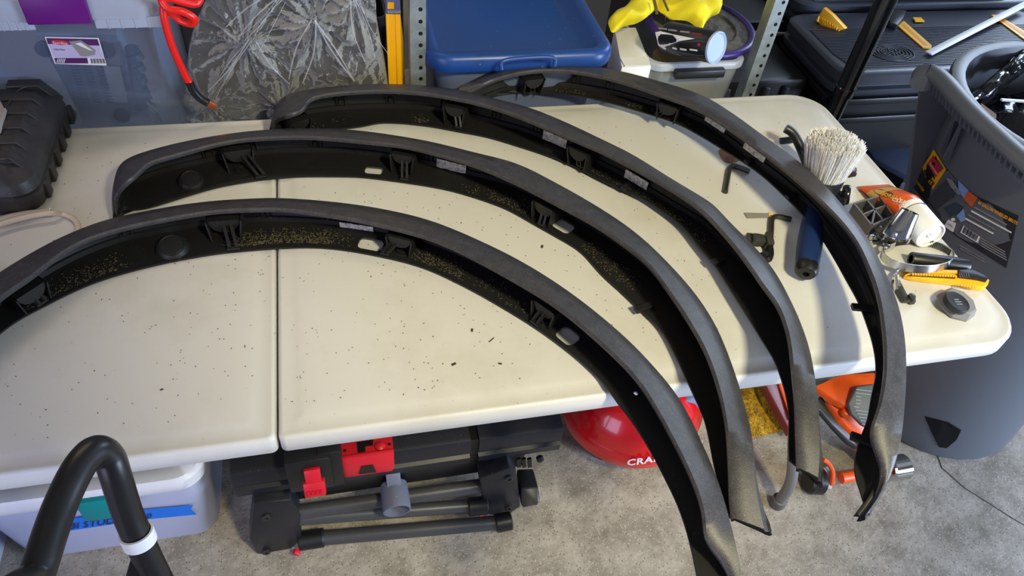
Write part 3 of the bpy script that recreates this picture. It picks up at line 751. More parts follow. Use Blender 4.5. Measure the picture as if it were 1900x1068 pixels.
# twisted gathers, their bright streaks put in as pale film tubes
bag = obj('plastic_bag', bm, f_bag, None, recalc=True, angle=70); tag(bag, 'crumpled clear plastic bag draped over the black crate behind the table', 'plastic bag')
bm = B(); rr_ = random.Random(5)
def gather(a, b, n, w):
    for k in range(n):
        t0 = rr_.uniform(-1, 1); p = Vector((*a, 0)); q = Vector((*b, 0)); d = (q-p).normalized(); nn = Vector((-d.y, d.x, 0))
        A = p+nn*t0*w*.4; Bq = q+nn*t0*w*1.2; Mx = (A+Bq)/2+nn*rr_.uniform(-9, 9)
        tube(bm, spline([aty(A.x, A.y, .818+rr_.uniform(-.012, .012)), aty(Mx.x, Mx.y, .812+rr_.uniform(-.01, .01)), aty(Bq.x, Bq.y, .82+rr_.uniform(-.012, .012))], 5), rr_.uniform(.0004, .0016), 5)
gather((520, -5), (450, 75), 6, 34); gather((460, 70), (380, 165), 3, 22); gather((478, 75), (545, 150), 2, 16); gather((582, 38), (548, 150), 2, 12); gather((583, 38), (655, 152), 2, 3); gather((655, -5), (690, 110), 4, 30)
g_ = obj('fold_streaks', bm, film('bag_fold_streak', (232, 230, 224), .84, .1), bag); g_['kind'] = 'stuff'
# --- yellow strips
ys = thing('yellow_strips', 'pair of tall yellow strips under a blue purple header band, left of the shelf post', 'straps', (aty(735, 100, .86).x, .86, SZ))
for poly in (((716, 26), (733, 26), (736, 154), (722, 154)), ((733, 26), (743, 26), (749, 78), (754, 154), (737, 154))):
    bm = B(); P = [aty(x, y, .86) for x, y in poly]; lowx = [p.x for p in P if p.z < .8]
    P2 = [p for p in P if p.z > .8]+[Vector((max(lowx), .86, SZ+.001)), Vector((min(lowx), .86, SZ+.001))]
    prism(bm, P2, (0, .014, 0), bevel=.002); obj('strip', bm, m_yellow, ys)
bm = B(); prism(bm, [aty(x, y, .857) for x, y in ((717, -30), (741, -30), (744, 27), (716, 26))], (0, .022, 0), bevel=.002); hd = obj('header_band', bm, mat('header_blue', (92, 96, 140), .5), ys); hd['label'] = 'blue purple header band'
hs, hl = planesurf((0, .857, 0), (0, -1, 0))
lp('yellow_square', [(719, 4), (731, 4), (731, 16), (719, 16)], m_yellowprint, hd, hs, hl)
lp('grey_line', [(719, 19), (743, 19), (743, 24), (719, 24)], m_greyink, hd, hs, hl)
# --- blue-lidded tote
tt = thing('storage_tote', 'storage tote with a dusty recessed blue lid, between the shelf posts', 'storage bin', (.51, .99, SZ))
LZ = .85
bm = B(); rbox(bm, .325, .795, SZ+.001, .70, 1.235, LZ-.022, .05, .03, .004); obj('tub', bm, f_totebody, tt, angle=60)
bm = B()
def lr(k, z, r=.055): return [(x, y, z) for x, y in rrect(.308+k, .776+k, .716-k, 1.25-k, max(r-k, .012), 8)]
def lr2(kl, kf, kr, z, r): return [(x, y, z) for x, y in rrect(.308+kl, .776+kf, .716-kr, 1.25-.03, r, 8)]
loft(bm, [lr(.01, LZ-.036), lr(.002, LZ-.036), lr(0, LZ-.03), lr(.001, LZ-.010), lr(.006, LZ-.003), lr(.012, LZ), lr2(.026, .024, .030, LZ-.001, .028), lr2(.029, .027, .034, LZ-.005, .026), lr2(.034, .030, .052, LZ-.024, .022), lr2(.045, .04, .064, LZ-.027, .02)], cap0=False)
obj('lid', bm, m_blue, tt, angle=50)
bm = B(); a = at(931, 118, LZ); b_ = at(1030, 112, LZ)
tube(bm, spline([a+Vector((0, -.002, -.012)), a+Vector((.004, .003, .004)), (a+b_)/2+Vector((0, .006, .006)), b_+Vector((-.004, .003, .004)), b_+Vector((0, -.002, -.012))], 6), .0045, 10); obj('lid_tab', bm, m_blue, tt)
# --- white box
zb = aty(1180, 124, .815).z
P = [aty(1153, 127, .815), aty(1209, 122, .815)]
P += [at(1180, 50, zb), at(1140, 52, zb)]
wb = thing('white_box', 'plain white carton squeezed between the blue lid and the clear open bin', 'box', (P[0].x+.03, .9, SZ))
bm = B(); prism(bm, [Vector((p.x, p.y, zb)) for p in P], (0, 0, SZ+.002-zb), bevel=.003); obj('carton', bm, m_paperwhite, wb)
bm = B(); prism(bm, [Vector((p.x, p.y, zb+.001)) for p in (P[0].lerp(P[1], .1), P[0].lerp(P[1], .95), P[2].lerp(P[1], .8), P[3].lerp(P[0], .8))], (0, 0, .002)); obj('flap', bm, m_paperwhite, wb)
# --- clear open bin with black handle
c0 = aty(1205, 121, .825); c1 = aty(1388, 118, .825); zc = (c0.z+c1.z)/2
ob = thing('open_bin', 'small clear open bin with a black front handle by the right shelf post', 'storage bin', ((c0.x+c1.x)/2, .96, SZ))
bm = B(); rbox(bm, c0.x+.006, .828, SZ+.001, c1.x-.006, 1.10, zc, .03, .022, .003); obj('tub', bm, f_clear2, ob, angle=60)
bm = B()
ring = lambda k, z: [(x, y, z) for x, y in rrect(c0.x+k, .822+k, c1.x-k, 1.106-k, .035, 6)]
loft(bm, [ring(.004, zc-.014), ring(0, zc-.013), ring(0, zc), ring(.003, zc+.004), ring(.01, zc+.004), ring(.012, zc-.002)], cap0=False, cap1=False); obj('rim', bm, f_rim, ob)
bm = B(); p = aty(1257, 117, .815); q = aty(1346, 124, .815); box(bm, (p.x, .806, zc-.026), (q.x, .824, zc-.006), .003); o = obj('handle', bm, m_black, ob); o['label'] = 'black clip handle'
bm = B(); p = aty(1246, 150, .86); q = aty(1322, 150, .86); box(bm, (p.x, .85, SZ+.02), (q.x, 1.0, .735), .012)
tag(obj('tan_block', bm, m_card), 'tan block seen through the front of the clear open bin', 'block')
# bucket lid, spray can, cloth
zl_ = zc+.016; cc = at(1299, 50, zl_)
bk = thing('bucket_lid', 'round grey bucket lid with a purple rim lying on the clear open bin', 'lid', cc)
bm = B(); lathe(bm, [(0, .001), (.06, .002), (.085, .0), (.088, .005), (.118, .004), (.118, -.004), (0, -.004)], cc, (.02, -.06, 1), 48); obj('disc', bm, mat('lid_grey', (92, 88, 86), .5, bump=(60, .6, .004), var=(40, (50, 48, 50), .45, .65)), bk)
bm = B(); M_ = frame(Vector((.02, -.06, 1)))
tube(bm, [cc+M_@Vector((.126*math.cos(2*PI*k/56), .126*math.sin(2*PI*k/56), .002)) for k in range(56)], .0095, 10, closed=True); o = obj('rim', bm, m_purplering, bk); o['label'] = 'purple rim'
zs = zl_+.040
a = at(1228, 66, zs); b_ = at(1326, 88, zs+.035); d = (b_-a)
sp = thing('spray_can', 'black and white spray can lying on the purple-rimmed lid, pale base towards the camera', 'spray can', (a+b_)/2-Vector((0, 0, .034)))
L_ = d.length
bm = B(); lathe(bm, [(0, 0), (.012, 0), (.022, .004), (.031, .014), (.033, .02), (.033, L_-.004), (.0318, L_-.002), (.0318, L_)], a, d, 36); obj('can_body', bm, m_blackprint, sp)
bm = B(); lathe(bm, [(.0318, L_), (.0338, L_+.001), (.0338, L_+.006), (.031, L_+.008), (.028, L_+.003), (0, L_+.001)], a, d, 36); o = obj('base', bm, mat('pale_blue_base', (158, 178, 206), .4), sp); o['label'] = 'pale blue white domed base'
def cylsurf(a, d, r):
    d = d.normalized()
    def s(px, py):
        rd = ray(px, py); oc = CAM-a; u = rd-d*rd.dot(d); v = oc-d*oc.dot(d)
        A_ = u.dot(u); B_ = 2*u.dot(v); C_ = v.dot(v)-r*r; D_ = B_*B_-4*A_*C_
        t = (-B_-math.sqrt(max(D_, 0)))/(2*A_); return CAM+rd*t
    def l(p):
        v = (p-a)-d*(p-a).dot(d); return v.normalized()
    return s, l
cs, cl = cylsurf(a, d, .0331)
lp('white_swoosh', [(1216, 60), (1226, 58), (1250, 64), (1290, 72), (1262, 76), (1245, 82), (1234, 92), (1222, 84)], m_whiteprint, sp, cs, cl, .0004)
lp('grey_panel', [(1236, 92), (1247, 82), (1264, 77), (1300, 74), (1311, 78), (1306, 104), (1270, 101)], m_darkprint, sp, cs, cl, .0004)
for k, (x, y, w, m_) in enumerate(((1222, 51, 16, m_greyink), (1240, 54, 16, m_greyink), (1262, 57, 18, m_greyink), (1284, 61, 18, mat('print_dim_red', (120, 40, 36), .5)), (1248, 87, 8, m_whiteprint), (1262, 89, 12, m_whiteprint), (1280, 90, 14, m_whiteprint))):
    lp('print_line', [(x, y), (x+w, y+2), (x+w, y+5), (x, y+3)], m_, sp, cs, cl, .0006)
lp('red_dot', [(1297+2.6*math.cos(t), 83+2.6*math.sin(t)) for t in [2*PI*k/12 for k in range(12)]], m_redprint, sp, cs, cl, .0008)
cl_ = thing('yellow_cloth', 'bright yellow crumpled work cloth heaped above the spray can', 'cloth', at(1240, 20, .83))
for poly, th, sd in (([(1128, 40), (1140, 24), (1160, 12), (1178, -6), (1205, -16), (1226, -8), (1222, 10), (1200, 32), (1180, 44), (1158, 50), (1138, 60), (1131, 52)], .035, 1),
                 ([(1212, -30), (1270, -34), (1330, -26), (1340, 0), (1334, 24), (1318, 32), (1308, 44), (1303, 53), (1288, 47), (1272, 40), (1250, 36), (1236, 28), (1218, 16)], .05, 4)):
    bm = B(); P = spline([at(x, y, .845) for x, y in poly], 5, True)
    pillow(bm, P, (0, -.55, .83), th, 12, .02, 22, .3, sd); obj('fold', bm, m_cloth, cl_)
bm = B(); bar(bm, at(1214, 0, .885), at(1219, 26, .87), .006, .003); bar(bm, at(1228, -8, .89), at(1240, 20, .885), .004, .003); obj('strap', bm, mat('cloth_strap', (96, 76, 30), .7), cl_)
bm = B(); box(bm, (1.12, 1.0, 0), (1.13, 1.3, .01))
bm.free()

# ================================================================ right background: tool boxes, pole, case
def toolbox(label, x0, x1, y0, y1, z0, z1, ribs=True, group='black yellow stacking tool boxes'):
    t = thing('tool_box', label, 'tool box', ((x0+x1)/2, (y0+y1)/2, z0), group)
    bm = B(); rbox(bm, x0+.015, y0+.02, z0, x1-.015, y1-.015, z1-.06, .05, .012); obj('body', bm, m_black, t)  # body in plain black, without the lid's painted sheen
    bm = B()
    r = lambda k, z: [(x, y, z) for x, y in rrect(x0+k, y0+k, x1-k, y1-k, .06, 7)]
    loft(bm, [r(.012, z1-.075), r(.004, z1-.075), r(0, z1-.07), r(0, z1-.055), r(.012, z1-.05), r(.012, z1-.04), r(.0, z1-.035), r(0, z1-.008), r(.006, z1-.002), r(.016, z1), r(.02, z1)])
    ld = obj('lid', bm, m_toolbox, t)
    for k in range(2):
        zz = z1-.11-.065*k
        bm = B(); box(bm, (x0+.004, y0+.004, zz), (x1-.004, y0+.03, zz+.022), .004); box(bm, (x0+.004, y0+.004, zz), (x0+.03, y1-.02, zz+.022), .004); obj('ledge', bm, m_black, t)
    return t, ld
t1, ld1 = toolbox('black stacking tool box with ribbed lid and yellow inlays, right behind the pole', 1.53, 2.45, 1.055, 1.425, .24, .60)
ts, tl = planesurf((0, 0, .6005), (0, 0, 1))
bm = B()
for k in range(26):
    y = 1.085+k*.0088
    x0_ = 1.56+max(0, .018-.002*k); x1_ = 2.42
    box(bm, (x0_, y, .5995), (x1_, y+.0042, .6032))
obj('lid_ribs', bm, m_toolbox, ld1, smooth=False)['kind'] = 'stuff'
ts, tl = planesurf((0, 0, .6034), (0, 0, 1))
for poly, inner in ((((1666, 50), (1676, 40), (1728, 86), (1727, 91), (1712, 90)), ((1673, 49), (1677, 46), (1721, 86), (1715, 86))), (((1838, 29), (1850, 29), (1905, 62), (1905, 78), (1896, 72)), ((1846, 32), (1852, 32), (1905, 66), (1905, 73)))):
    y_ = lp('inlay', poly, m_toolyellow, ld1, ts, tl, .003); lp('inlay_groove', inner, mat('inlay_deep', (226, 146, 18), .5), ld1, ts, tl, .0036)
lp('inlay', ((1693, 34), (1708, 34), (1715, 41), (1698, 41)), m_toolyellow, ld1, ts, tl, .003)
bm = B(); c = at(1655, 98, .603)
for r_ in (.055, .046, .037, .028):
    tube(bm, [c+Vector((r_*1.25*math.cos(2*PI*k/36), r_*.9*math.sin(2*PI*k/36), .0015)) for k in range(36)], .0022, 6, closed=True)
for k in range(26):
    a = k*2.4; r_ = .005*math.sqrt(k); cyl(bm, c+Vector((r_*1.2*math.cos(a), r_*.9*math.sin(a), 0)), c+Vector((r_*1.2*math.cos(a), r_*.9*math.sin(a), .003)), .003, n=8)
obj('embossed_badge', bm, m_toolbox, ld1)
bm = B(); decal(bm, [(1795, 95), (1830, 93), (1824, 97), (1797, 98)], ts, tl, .002); obj('clear_chip', bm, mat('ice_plastic', (150, 180, 200), .2), ld1)
t2, ld2 = toolbox('black stacking tool box with yellow side latch, rear one at the top edge', 1.60, 2.55, 1.445, 1.86, .26, .615)
bm = B()
for k in range(30):
    y = 1.475+k*.012; box(bm, (1.66, y, .6145), (2.50, y+.0055, .6180))
obj('lid_ribs', bm, m_toolbox, ld2, smooth=False)['kind'] = 'stuff'
ls, ll = planesurf((1.545, 1.395, .5), (-.75, -.62, .2))
P = [ls(*q) for q in ((1513, 38), (1528, 14), (1545, 28), (1569, 54), (1538, 61))]
bm = B(); prism(bm, P, Vector((.75, .62, -.2))*.03, bevel=.003); lt = obj('side_latch', bm, m_toolyellow, t2); lt['label'] = 'ridged yellow side latch'
bm = B()
for k in range(9):
    u = k/8; p = ls(1520+u*38, 30+u*24); q = ls(1526+u*30, 46+u*11) if k else ls(1517, 40)
    bar(bm, p+ll(p)*.001, q+ll(q)*.001, .004, .004)
obj('latch_ridges', bm, m_toolyellow, lt, smooth=False)['kind'] = 'stuff'
bm = B(); prism(bm, [ts(*q) for q in ((1640, 22), (1678, 30), (1671, 44), (1660, 57), (1645, 52))], (0, 0, .02), bevel=.004); obj('corner_clip', bm, m_black, t1)
t3 = thing('lower_tool_box', 'dark lower tool box with grille front under the ribbed lid', 'tool box', (1.95, 1.2, 0))
bm = B(); rbox(bm, 1.40, 1.02, .0, 2.4, 1.43, .235, .03, .01); obj('body', bm, m_black, t3)
for k in range(12):
    bm = B(); bar(bm, (1.60+k*.032, 1.008, .10), (1.62+k*.032, 1.008, .215), .011, .012); obj('grille_bar', bm, m_toolbox, t3, smooth=False)
bm = B(); box(bm, (1.58, 1.0, .20), (2.02, 1.02, .225), .004); box(bm, (1.58, 1.0, .09), (2.02, 1.02, .11), .004); obj('grille_frame', bm, m_toolbox, t3)
# grey slatted crate seen behind the pole
c3 = thing('slatted_crate', 'small blue grey slatted crate in the dark behind the table corner', 'crate', (1.42, 1.13, .235))
c3.location = (1.32, 1.0, 0); ORG[c3.name] = Vector((1.32, 1.0, 0))
bm = B(); box(bm, (1.20, .96, 0), (1.37, 1.15, .36), .006); obj('body', bm, m_black, c3)
for k in range(4):
    bm = B(); box(bm, (1.215+k*.038, .95, .24), (1.24+k*.038, .965, .355), .003); obj('slat', bm, mat('slat_blue_grey', (70, 78, 96), .5), c3)
bm = B(); box(bm, (1.205, .948, .342), (1.365, .97, .362), .003); obj('top_rail', bm, mat('slat_blue_grey', (70, 78, 96), .5), c3)
c4 = thing('dark_case', 'black ridged case in shadow right of the perforated shelf post', 'case', (1.3, 1.3, 0))
bm = B(); box(bm, (1.15, 1.17, 0), (1.52, 1.42, .52), .015); obj('body', bm, m_black, c4)
for k in range(5):
    bm = B(); box(bm, (1.18+k*.065, 1.155, .2), (1.195+k*.065, 1.172, .50), .003); obj('rib', bm, m_toolbox, c4)
c5 = thing('dark_bin', 'long black bin with a pale bent lip, deep behind the right shelf post', 'case', (1.35, 1.6, 0), None)
bm = B(); box(bm, (1.15, 1.45, 0), (1.57, 1.95, .56), .015); obj('body', bm, m_black, c5)
for zz in (.56, .50):
    bm = B(); tube(bm, [Vector((1.17, 1.44, zz)), Vector((1.36, 1.44, zz)), Vector((1.42, 1.42, zz-.02)), Vector((1.56, 1.42, zz-.03))], .007, 8); obj('lip', bm, mat('lip_grey', (96, 94, 88), .5), c5)
# black case along the top right
bm = B()
x0_ = at(1640, -8, .64).x; P = spline([at(x, y, .66) for x, y in ((1640, -6), (1672, 12), (1712, 23), (1780, 27), (1860, 27), (1960, 24))], 4)
kc = thing('black_case', 'smooth black rounded case resting on the tool boxes at the top right edge', 'case', (P[6].x, P[6].y+.1, .619))
P2 = [Vector((p.x, max(p.y, 1.46), .6195)) for p in P]
rings = []
for f_, z_ in ((.02, 0), (.0, .02), (-.005, .09), (.03, .17), (.09, .2)):
    rings.append([p+Vector((0, f_, z_)) for p in P2]+[Vector((P2[-1].x, 1.84, .6195+z_)), Vector((P2[0].x, 1.84, .6195+z_))])
loft(bm, rings); obj('shell', bm, mat('case_smooth_black', (22, 22, 24), .45), kc)
bm = B(); bar(bm, P2[10]+Vector((0, -.006, .10)), P2[20]+Vector((0, -.006, .10)), .006, .01, bevel=.002); obj('seam_strip', bm, m_black, kc)
# white strip
a = at(1723, 99, .612); b_ = at(1905, 6, .625)
bm = B(); bar(bm, a, b_, .023, .004, bevel=.001); tag(obj('white_strip', bm, m_white, None), 'long white plastic strip lying slanted across the ribbed tool box lids', 'strip')
# pole
pl = thing('black_pole', 'upright glossy black pole standing past the right end of the table', 'pole', (1.402, .876, 0))
bm = B(); pc = Vector((1.402, .876, 0))
zj = .672
lathe(bm, [(.0205, .0), (.0205, zj), (0, zj)], pc, Z, 24); obj('lower_tube', bm, mat('gloss_black', (12, 12, 14), .16, coat=.5), pl)
bm = B(); lathe(bm, [(0, zj-.02), (.025, zj-.02), (.0262, zj-.016), (.0262, zj+.004), (.0245, zj+.006), (.0245, 1.9), (0, 1.9)], pc, Z, 24); obj('upper_tube', bm, MATS['gloss_black'], pl)
bm = B(); lathe(bm, [(0, 0), (.14, 0), (.145, .008), (.05, .02), (.024, .05), (0, .05)], pc, Z, 32); obj('foot', bm, m_black, pl)
# navy mat topped box between the pole and the bin
nv = thing('padded_bench', 'low box with a dusty navy mat top between the table corner and the trash can', 'mat', (1.66, .93, 0))
pz = .30
P = [at(x, y, pz) for x, y in ((1583, 245), (1622, 292), (1684, 326), (1716, 214), (1632, 212))]
bm = B(); prism(bm, P, (0, 0, -.02), bevel=.004); obj('mat_top', bm, m_mat, nv)
bm = B(); cP = sum(P, Vector())/5; prism(bm, [cP+(p-cP)*.97-Vector((0, 0, .021)) for p in P], (0, 0, -pz+.021)); obj('box_base', bm, m_blackmatte, nv, smooth=False)

# ================================================================ trash can
H = .85; A0 = Vector((1.675, .365, 0)); A1 = Vector((1.69, .475, H)); r0, r1 = .232, .27
def cone_c(z): return A0.lerp(A1, z/H)
def cone_r(z): return r0+(r1-r0)*z/H
def cansurf(px, py, off=0):
    d = ray(px, py).normalized(); prev = None; t = 1.0; bf = 9; bt = 1
    def f(t):
        p = CAM+d*t; z = min(max(p.z, -.2), H+.2); c = cone_c(z); return math.hypot(p.x-c.x, p.y-c.y)-cone_r(z)-off
    while t < 3 and f(t) > 0:
        if f(t) < bf: bf, bt = f(t), t
        t += .01
    if t >= 3: return CAM+d*bt
    lo, hi = t-.01, t
    for _ in range(24):
        m = (lo+hi)/2
        if f(m) > 0: lo = m
        else: hi = m
    return CAM+d*hi
def canlift(p):
    c = cone_c(p.z); v = Vector((p.x-c.x, p.y-c.y, .03)); return v.normalized()
tc_ = thing('trash_can', 'large grey wheeled trash can with printed label, at the right end of the table', 'trash can', (1.69, .40, 0))
def cring(z, off, n=56): 
    c = cone_c(z); return [c+Vector(((cone_r(z)+off)*math.cos(2*PI*k/n), (cone_r(z)+off)*math.sin(2*PI*k/n), 0)) for k in range(n)]
bm = B()
loft(bm, [cring(.0, -.02), cring(.006, -.003), cring(.02, 0), cring(.30, 0), cring(.60, 0), cring(H-.02, 0), cring(H-.02, -.006), cring(.3, -.006), cring(.02, -.02)]); body = obj('body', bm, m_can, tc_, angle=50)
bm = B(); loft(bm, [cring(H-.03, .002), cring(H-.028, .02), cring(H-.01, .026), cring(H, .022), cring(H+.004, .008), cring(H, -.006), cring(H-.03, -.008)], cap0=False, cap1=False); obj('rim', bm, m_can, tc_)
# grip bar with comb of ribs
gp = spline([at(x, y, z) for x, y, z in ((1712, 150, .83), (1722, 128, .846), (1748, 140, .85), (1800, 196, .85), (1850, 243, .85), (1905, 292, .85), (1960, 330, .85))], 8)
bm = B(); rows = []
for i, p in enumerate(gp):
    t = (gp[min(i+1, len(gp)-1)]-gp[max(i-1, 0)]).normalized(); nn = Vector((t.y, -t.x, 0)).normalized()
    if nn.dot(p-A1) < 0: nn = -nn
    rows.append([p+nn*(.024*math.cos(a))+Z*(.017*math.sin(a)-.008+(.0)) for a in [2*PI*k/14 for k in range(14)]])
loft(bm, rows); gb = obj('grip_bar', bm, m_can, tc_)
gn = resample(gp, 31)
for i in range(3, 29):
    p = gn[i]; t = (gn[i+1]-gn[i-1]).normalized(); nn = Vector((t.y, -t.x, 0)).normalized()
    if nn.dot(p-A1) < 0: nn = -nn
    bm = B(); prism(bm, [p+nn*.022-Z*.016, p-nn*.02-Z*.016, p-nn*.02-Z*.05, p+nn*.014-Z*.036], t*.005); obj('grip_rib', bm, m_can, gb, smooth=False)
for i, zz in ((1, .50), (11, .70), (13, .70)):
    p = gn[i]; c = cone_c(zz); v = Vector((p.x-c.x, p.y-c.y, 0)).normalized(); q = c+v*(cone_r(zz)-.003); q.z = zz
    pp = cone_c(.8)+v*(cone_r(.8)-.003); pp.z = .8; tt_ = Vector((-v.y, v.x, 0))
    bm = B(); prism(bm, [p-Z*.02, pp, q, q+v*.02+Z*.02], tt_*.006); obj('web', bm, m_can, tc_, smooth=False)
bm = B(); prism(bm, [gn[1]-Z*.02, gn[12]-Z*.022, gn[24]-Z*.022, gn[30]-Z*.022, gn[30]-Z*.028, gn[12]-Z*.03, gn[1]-Z*.03], (0.0, 0.0, -.004)); bm.free()
# dark wheel well and skirt at the foot
lpz = lambda nm, poly, m_, par=None, th=.001: lp(nm, densify(poly, 4), m_, par or tc_, lambda x, y: cansurf(x, y), canlift, th)
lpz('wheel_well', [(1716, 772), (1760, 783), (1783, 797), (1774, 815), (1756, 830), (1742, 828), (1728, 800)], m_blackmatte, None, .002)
# label
lb = lpz('label', [(1734, 276), (1757, 313), (1790, 350), (1817, 366), (1890, 400), (1867, 497), (1772, 436), (1715, 372), (1688, 338)], m_blackprint); lb['label'] = 'black printed label wrapped round the front'
def lq(nm, poly, m_, th=.0016): return lp(nm, densify(poly, 3), m_, lb, lambda x, y: cansurf(x, y), canlift, th)
lq('yellow_panel', [(1734, 277), (1756, 314), (1732, 351), (1710, 316)], m_yellowprint)
lq('red_plaque', [(1733, 289), (1747, 312), (1737, 329), (1723, 304)], m_redprint, .002)
lq('plaque_rule', [(1722, 306), (1736, 331), (1735, 333), (1720, 308)], m_blackprint, .002)
lq('photo_sky', [(1779, 334), (1798, 353), (1789, 366), (1780, 356)], m_skyprint, .0018)
lq('photo_can', [(1757, 332), (1780, 338), (1770, 366), (1756, 374), (1738, 388), (1722, 370), (1740, 350)], m_darkprint, .0018)
lq('photo_can_rim', [(1757, 330), (1768, 333), (1779, 350), (1786, 358), (1780, 362), (1766, 347)], m_greyink, .0022)
lq('photo_ground', [(1722, 372), (1738, 390), (1748, 400), (1742, 404), (1726, 385)], m_darkprint, .0019)
lq('photo_sky', [(1776, 400), (1788, 388), (1792, 408), (1784, 412)], m_skyprint, .0018)
lq('photo_warm', [(1797, 354), (1815, 366), (1803, 384), (1788, 366)], m_orangeprint, .0018)
lq('photo_foliage', [(1752, 386), (1772, 376), (1788, 384), (1778, 396), (1764, 402)], mat('print_foliage', (44, 60, 72), .5), .0018)
wt = lq('weight_icon', [(1761, 407), (1774, 414), (1769, 430), (1753, 419)], m_whiteprint, .0022)
lq('weight_ring', [(1769+3.2*math.cos(t), 407+3.2*math.sin(t)) for t in [2*PI*k/10 for k in range(10)]], m_whiteprint, .0022)
cs_ = lambda x, y: cansurf(x, y)
ptext('lettering', 'BRUTE', (1713, 321), (1731, 348), (5.2, -7), cs_, canlift, m_blackprint, lb, bold=.03, raise_=.003)
ptext('lettering', 'Rubbermaid', (1727, 305), (1740, 325), (3.2, -4), cs_, canlift, m_whiteprint, lb, raise_=.0034)
ptext('lettering', 'STRONGER', (1697, 333), (1715, 357), (3.2, -3.6), cs_, canlift, m_yellowprint, lb, raise_=.003)
ptext('lettering', '44 GALLON WHEELED BRUTE', (1815, 377), (1887, 416), (2.8, -5.2), cs_, canlift, m_yellowprint, lb, bold=.02, raise_=.003)
ptext('lettering', '250lbs', (1758, 415), (1769, 422), (2, -3), cs_, canlift, m_blackprint, lb, raise_=.0036)
for y_, n_, m_ in ((383, 60, m_greyink), (390, 74, m_whiteprint), (397, 50, m_greyink), (404, 52, m_whiteprint)):
    k = (y_-377); lq('text_line', [(1814-k*.8, y_), (1814-k*.8+n_, y_+n_*.54), (1813-k*.8+n_, y_+n_*.54+2), (1813-k*.8, y_+2)], m_, .002)
lq('barcode_panel', [(1789, 418), (1819, 439), (1815, 450), (1783, 431)], m_whiteprint, .002)
bm = B()
for k in range(13):
    u = .08+.84*k/13; w_ = .03 if k % 3 else .045
    P4 = [(1789+30*u, 418+21*u), (1789+30*(u+w_), 418+21*(u+w_)), (1784+31*(u+w_), 429+19*(u+w_)), (1784+31*u, 429+19*u)]
    decal(bm, P4, cs_, canlift, .0026)
obj('barcode', bm, m_blackprint, lb, smooth=False)['kind'] = 'stuff'
for k in range(6):
    x = 1778+k*1.0+(42 if k < 4 else 0); y = 436+k*5+(4 if k < 4 else -2)
    lq('text_line', [(x, y), (x+46, y+26), (x+45, y+27.4), (x-1, y+1.4)], m_greyink, .002)
# contents
bm = B()
P = [cone_c(.74)+Vector((.235*math.cos(2*PI*k/40), .235*math.sin(2*PI*k/40), .0)) for k in range(40)]
pillow(bm, P, Z, .05, 12, .05, 14, .6, 3)
tag(obj('bin_liner', bm, f_blackbag, None), 'shiny black bin liner bunched inside the grey trash can', 'bag')
bm = B()
pillow(bm, spline([at(x, y, .82) for x, y in ((1798, 175), (1830, 150), (1870, 115), (1905, 85), (1912, 120), (1880, 150), (1845, 175), (1808, 184))], 4, True), (0, -.3, 1), .025, 8, .02, 40, .4, 6)
tag(obj('black_film', bm, f_blackbag, None), 'strip of shiny black plastic film rising out of the trash can', 'plastic film')
bm = B(); prism(bm, [at(x, y, .835) for x, y in ((1821, 191), (1849, 212), (1848, 226), (1818, 205))], (.01, .02, -.02)); tag(obj('wood_offcut', bm, m_wood, None, smooth=False), 'small brown wood offcut sticking up behind the can grip', 'wood')
bm = B(); bar(bm, at(1858, 185, .83), at(1905, 188, .82), .006, .004); tag(obj('white_scrap', bm, m_white, None), 'thin white scrap strip lying inside the trash can', 'scrap')
# ================================================================ on the table: case and tubing at the left
kx0, kx1, ky0, ky1, kt = -.86, -.372, .498, .792, .828
tcs = thing('tool_case', 'rugged black ribbed tool case lying on the left end of the table', 'tool case', (-.6, .65, T))
bm = B()
rr2 = lambda k, z: [(x, y, z) for x, y in rrect(kx0+k, ky0+k, kx1-k, ky1-k, .035, 7)]
loft(bm, [rr2(.012, T+.001), rr2(.004, T+.006), rr2(.0, T+.036), rr2(.004, T+.04)]); obj('base_shell', bm, m_case, tcs)
bm = B()
loft(bm, [rr2(.005, T+.0405), rr2(.0, T+.044), rr2(.004, T+.062), rr2(.030, kt-.006), rr2(.036, kt), rr2(.05, kt)]); ls_ = obj('lid_shell', bm, m_case, tcs)
for k in range(6):
    y = ky0+.040+k*.044
    bm = B(); prism(bm, [(kx1-.004, y, T+.052), (kx1-.032, y, kt+.004), (kx1-.085, y, kt+.004), (kx1-.085, y, kt-.004), (kx1-.03, y, kt-.008)], (0, .024, 0), bevel=.002); obj('rib', bm, m_case, ls_, smooth=False)
    bm = B(); box(bm, (kx1-.006, y+.002, T+.004), (kx1+.003, y+.024, T+.036), .003); obj('bumper', bm, m_case, tcs)
bm = B(); tube(bm, spline([at(10, 205, kt+.001), at(22, 182, kt+.001), at(40, 164, kt+.001), at(62, 159, kt+.001), at(76, 160, kt+.001)], 6), .0022, 6); obj('lid_molding', bm, m_case, ls_); bm = B(); tube(bm, spline([at(-8, 262, kt+.001), at(3, 285, kt+.001), at(15, 302, kt+.001)], 6), .002, 6); obj('lid_molding', bm, m_case, ls_)
bm = B(); prism(bm, [at(-30, 215, kt+.002), at(0, 187, kt+.002), at(11, 208, kt+.002), at(14, 207, kt+.002), at(2, 248, kt+.002), at(-30, 270, kt+.002)], (0, 0, .008), bevel=.002); o = obj('clasp', bm, mat('clasp_silver', (168, 160, 152), .5), tcs); o['label'] = 'silver grey clasp plate'
bm = B(); bar(bm, at(3, 342, T+.06)+Vector((0, -.003, 0)), at(22, 390, T+.004)+Vector((0, -.002, 0)), .006, .004); obj('strap_seam', bm, m_blackmatte, tcs)
bm = B()
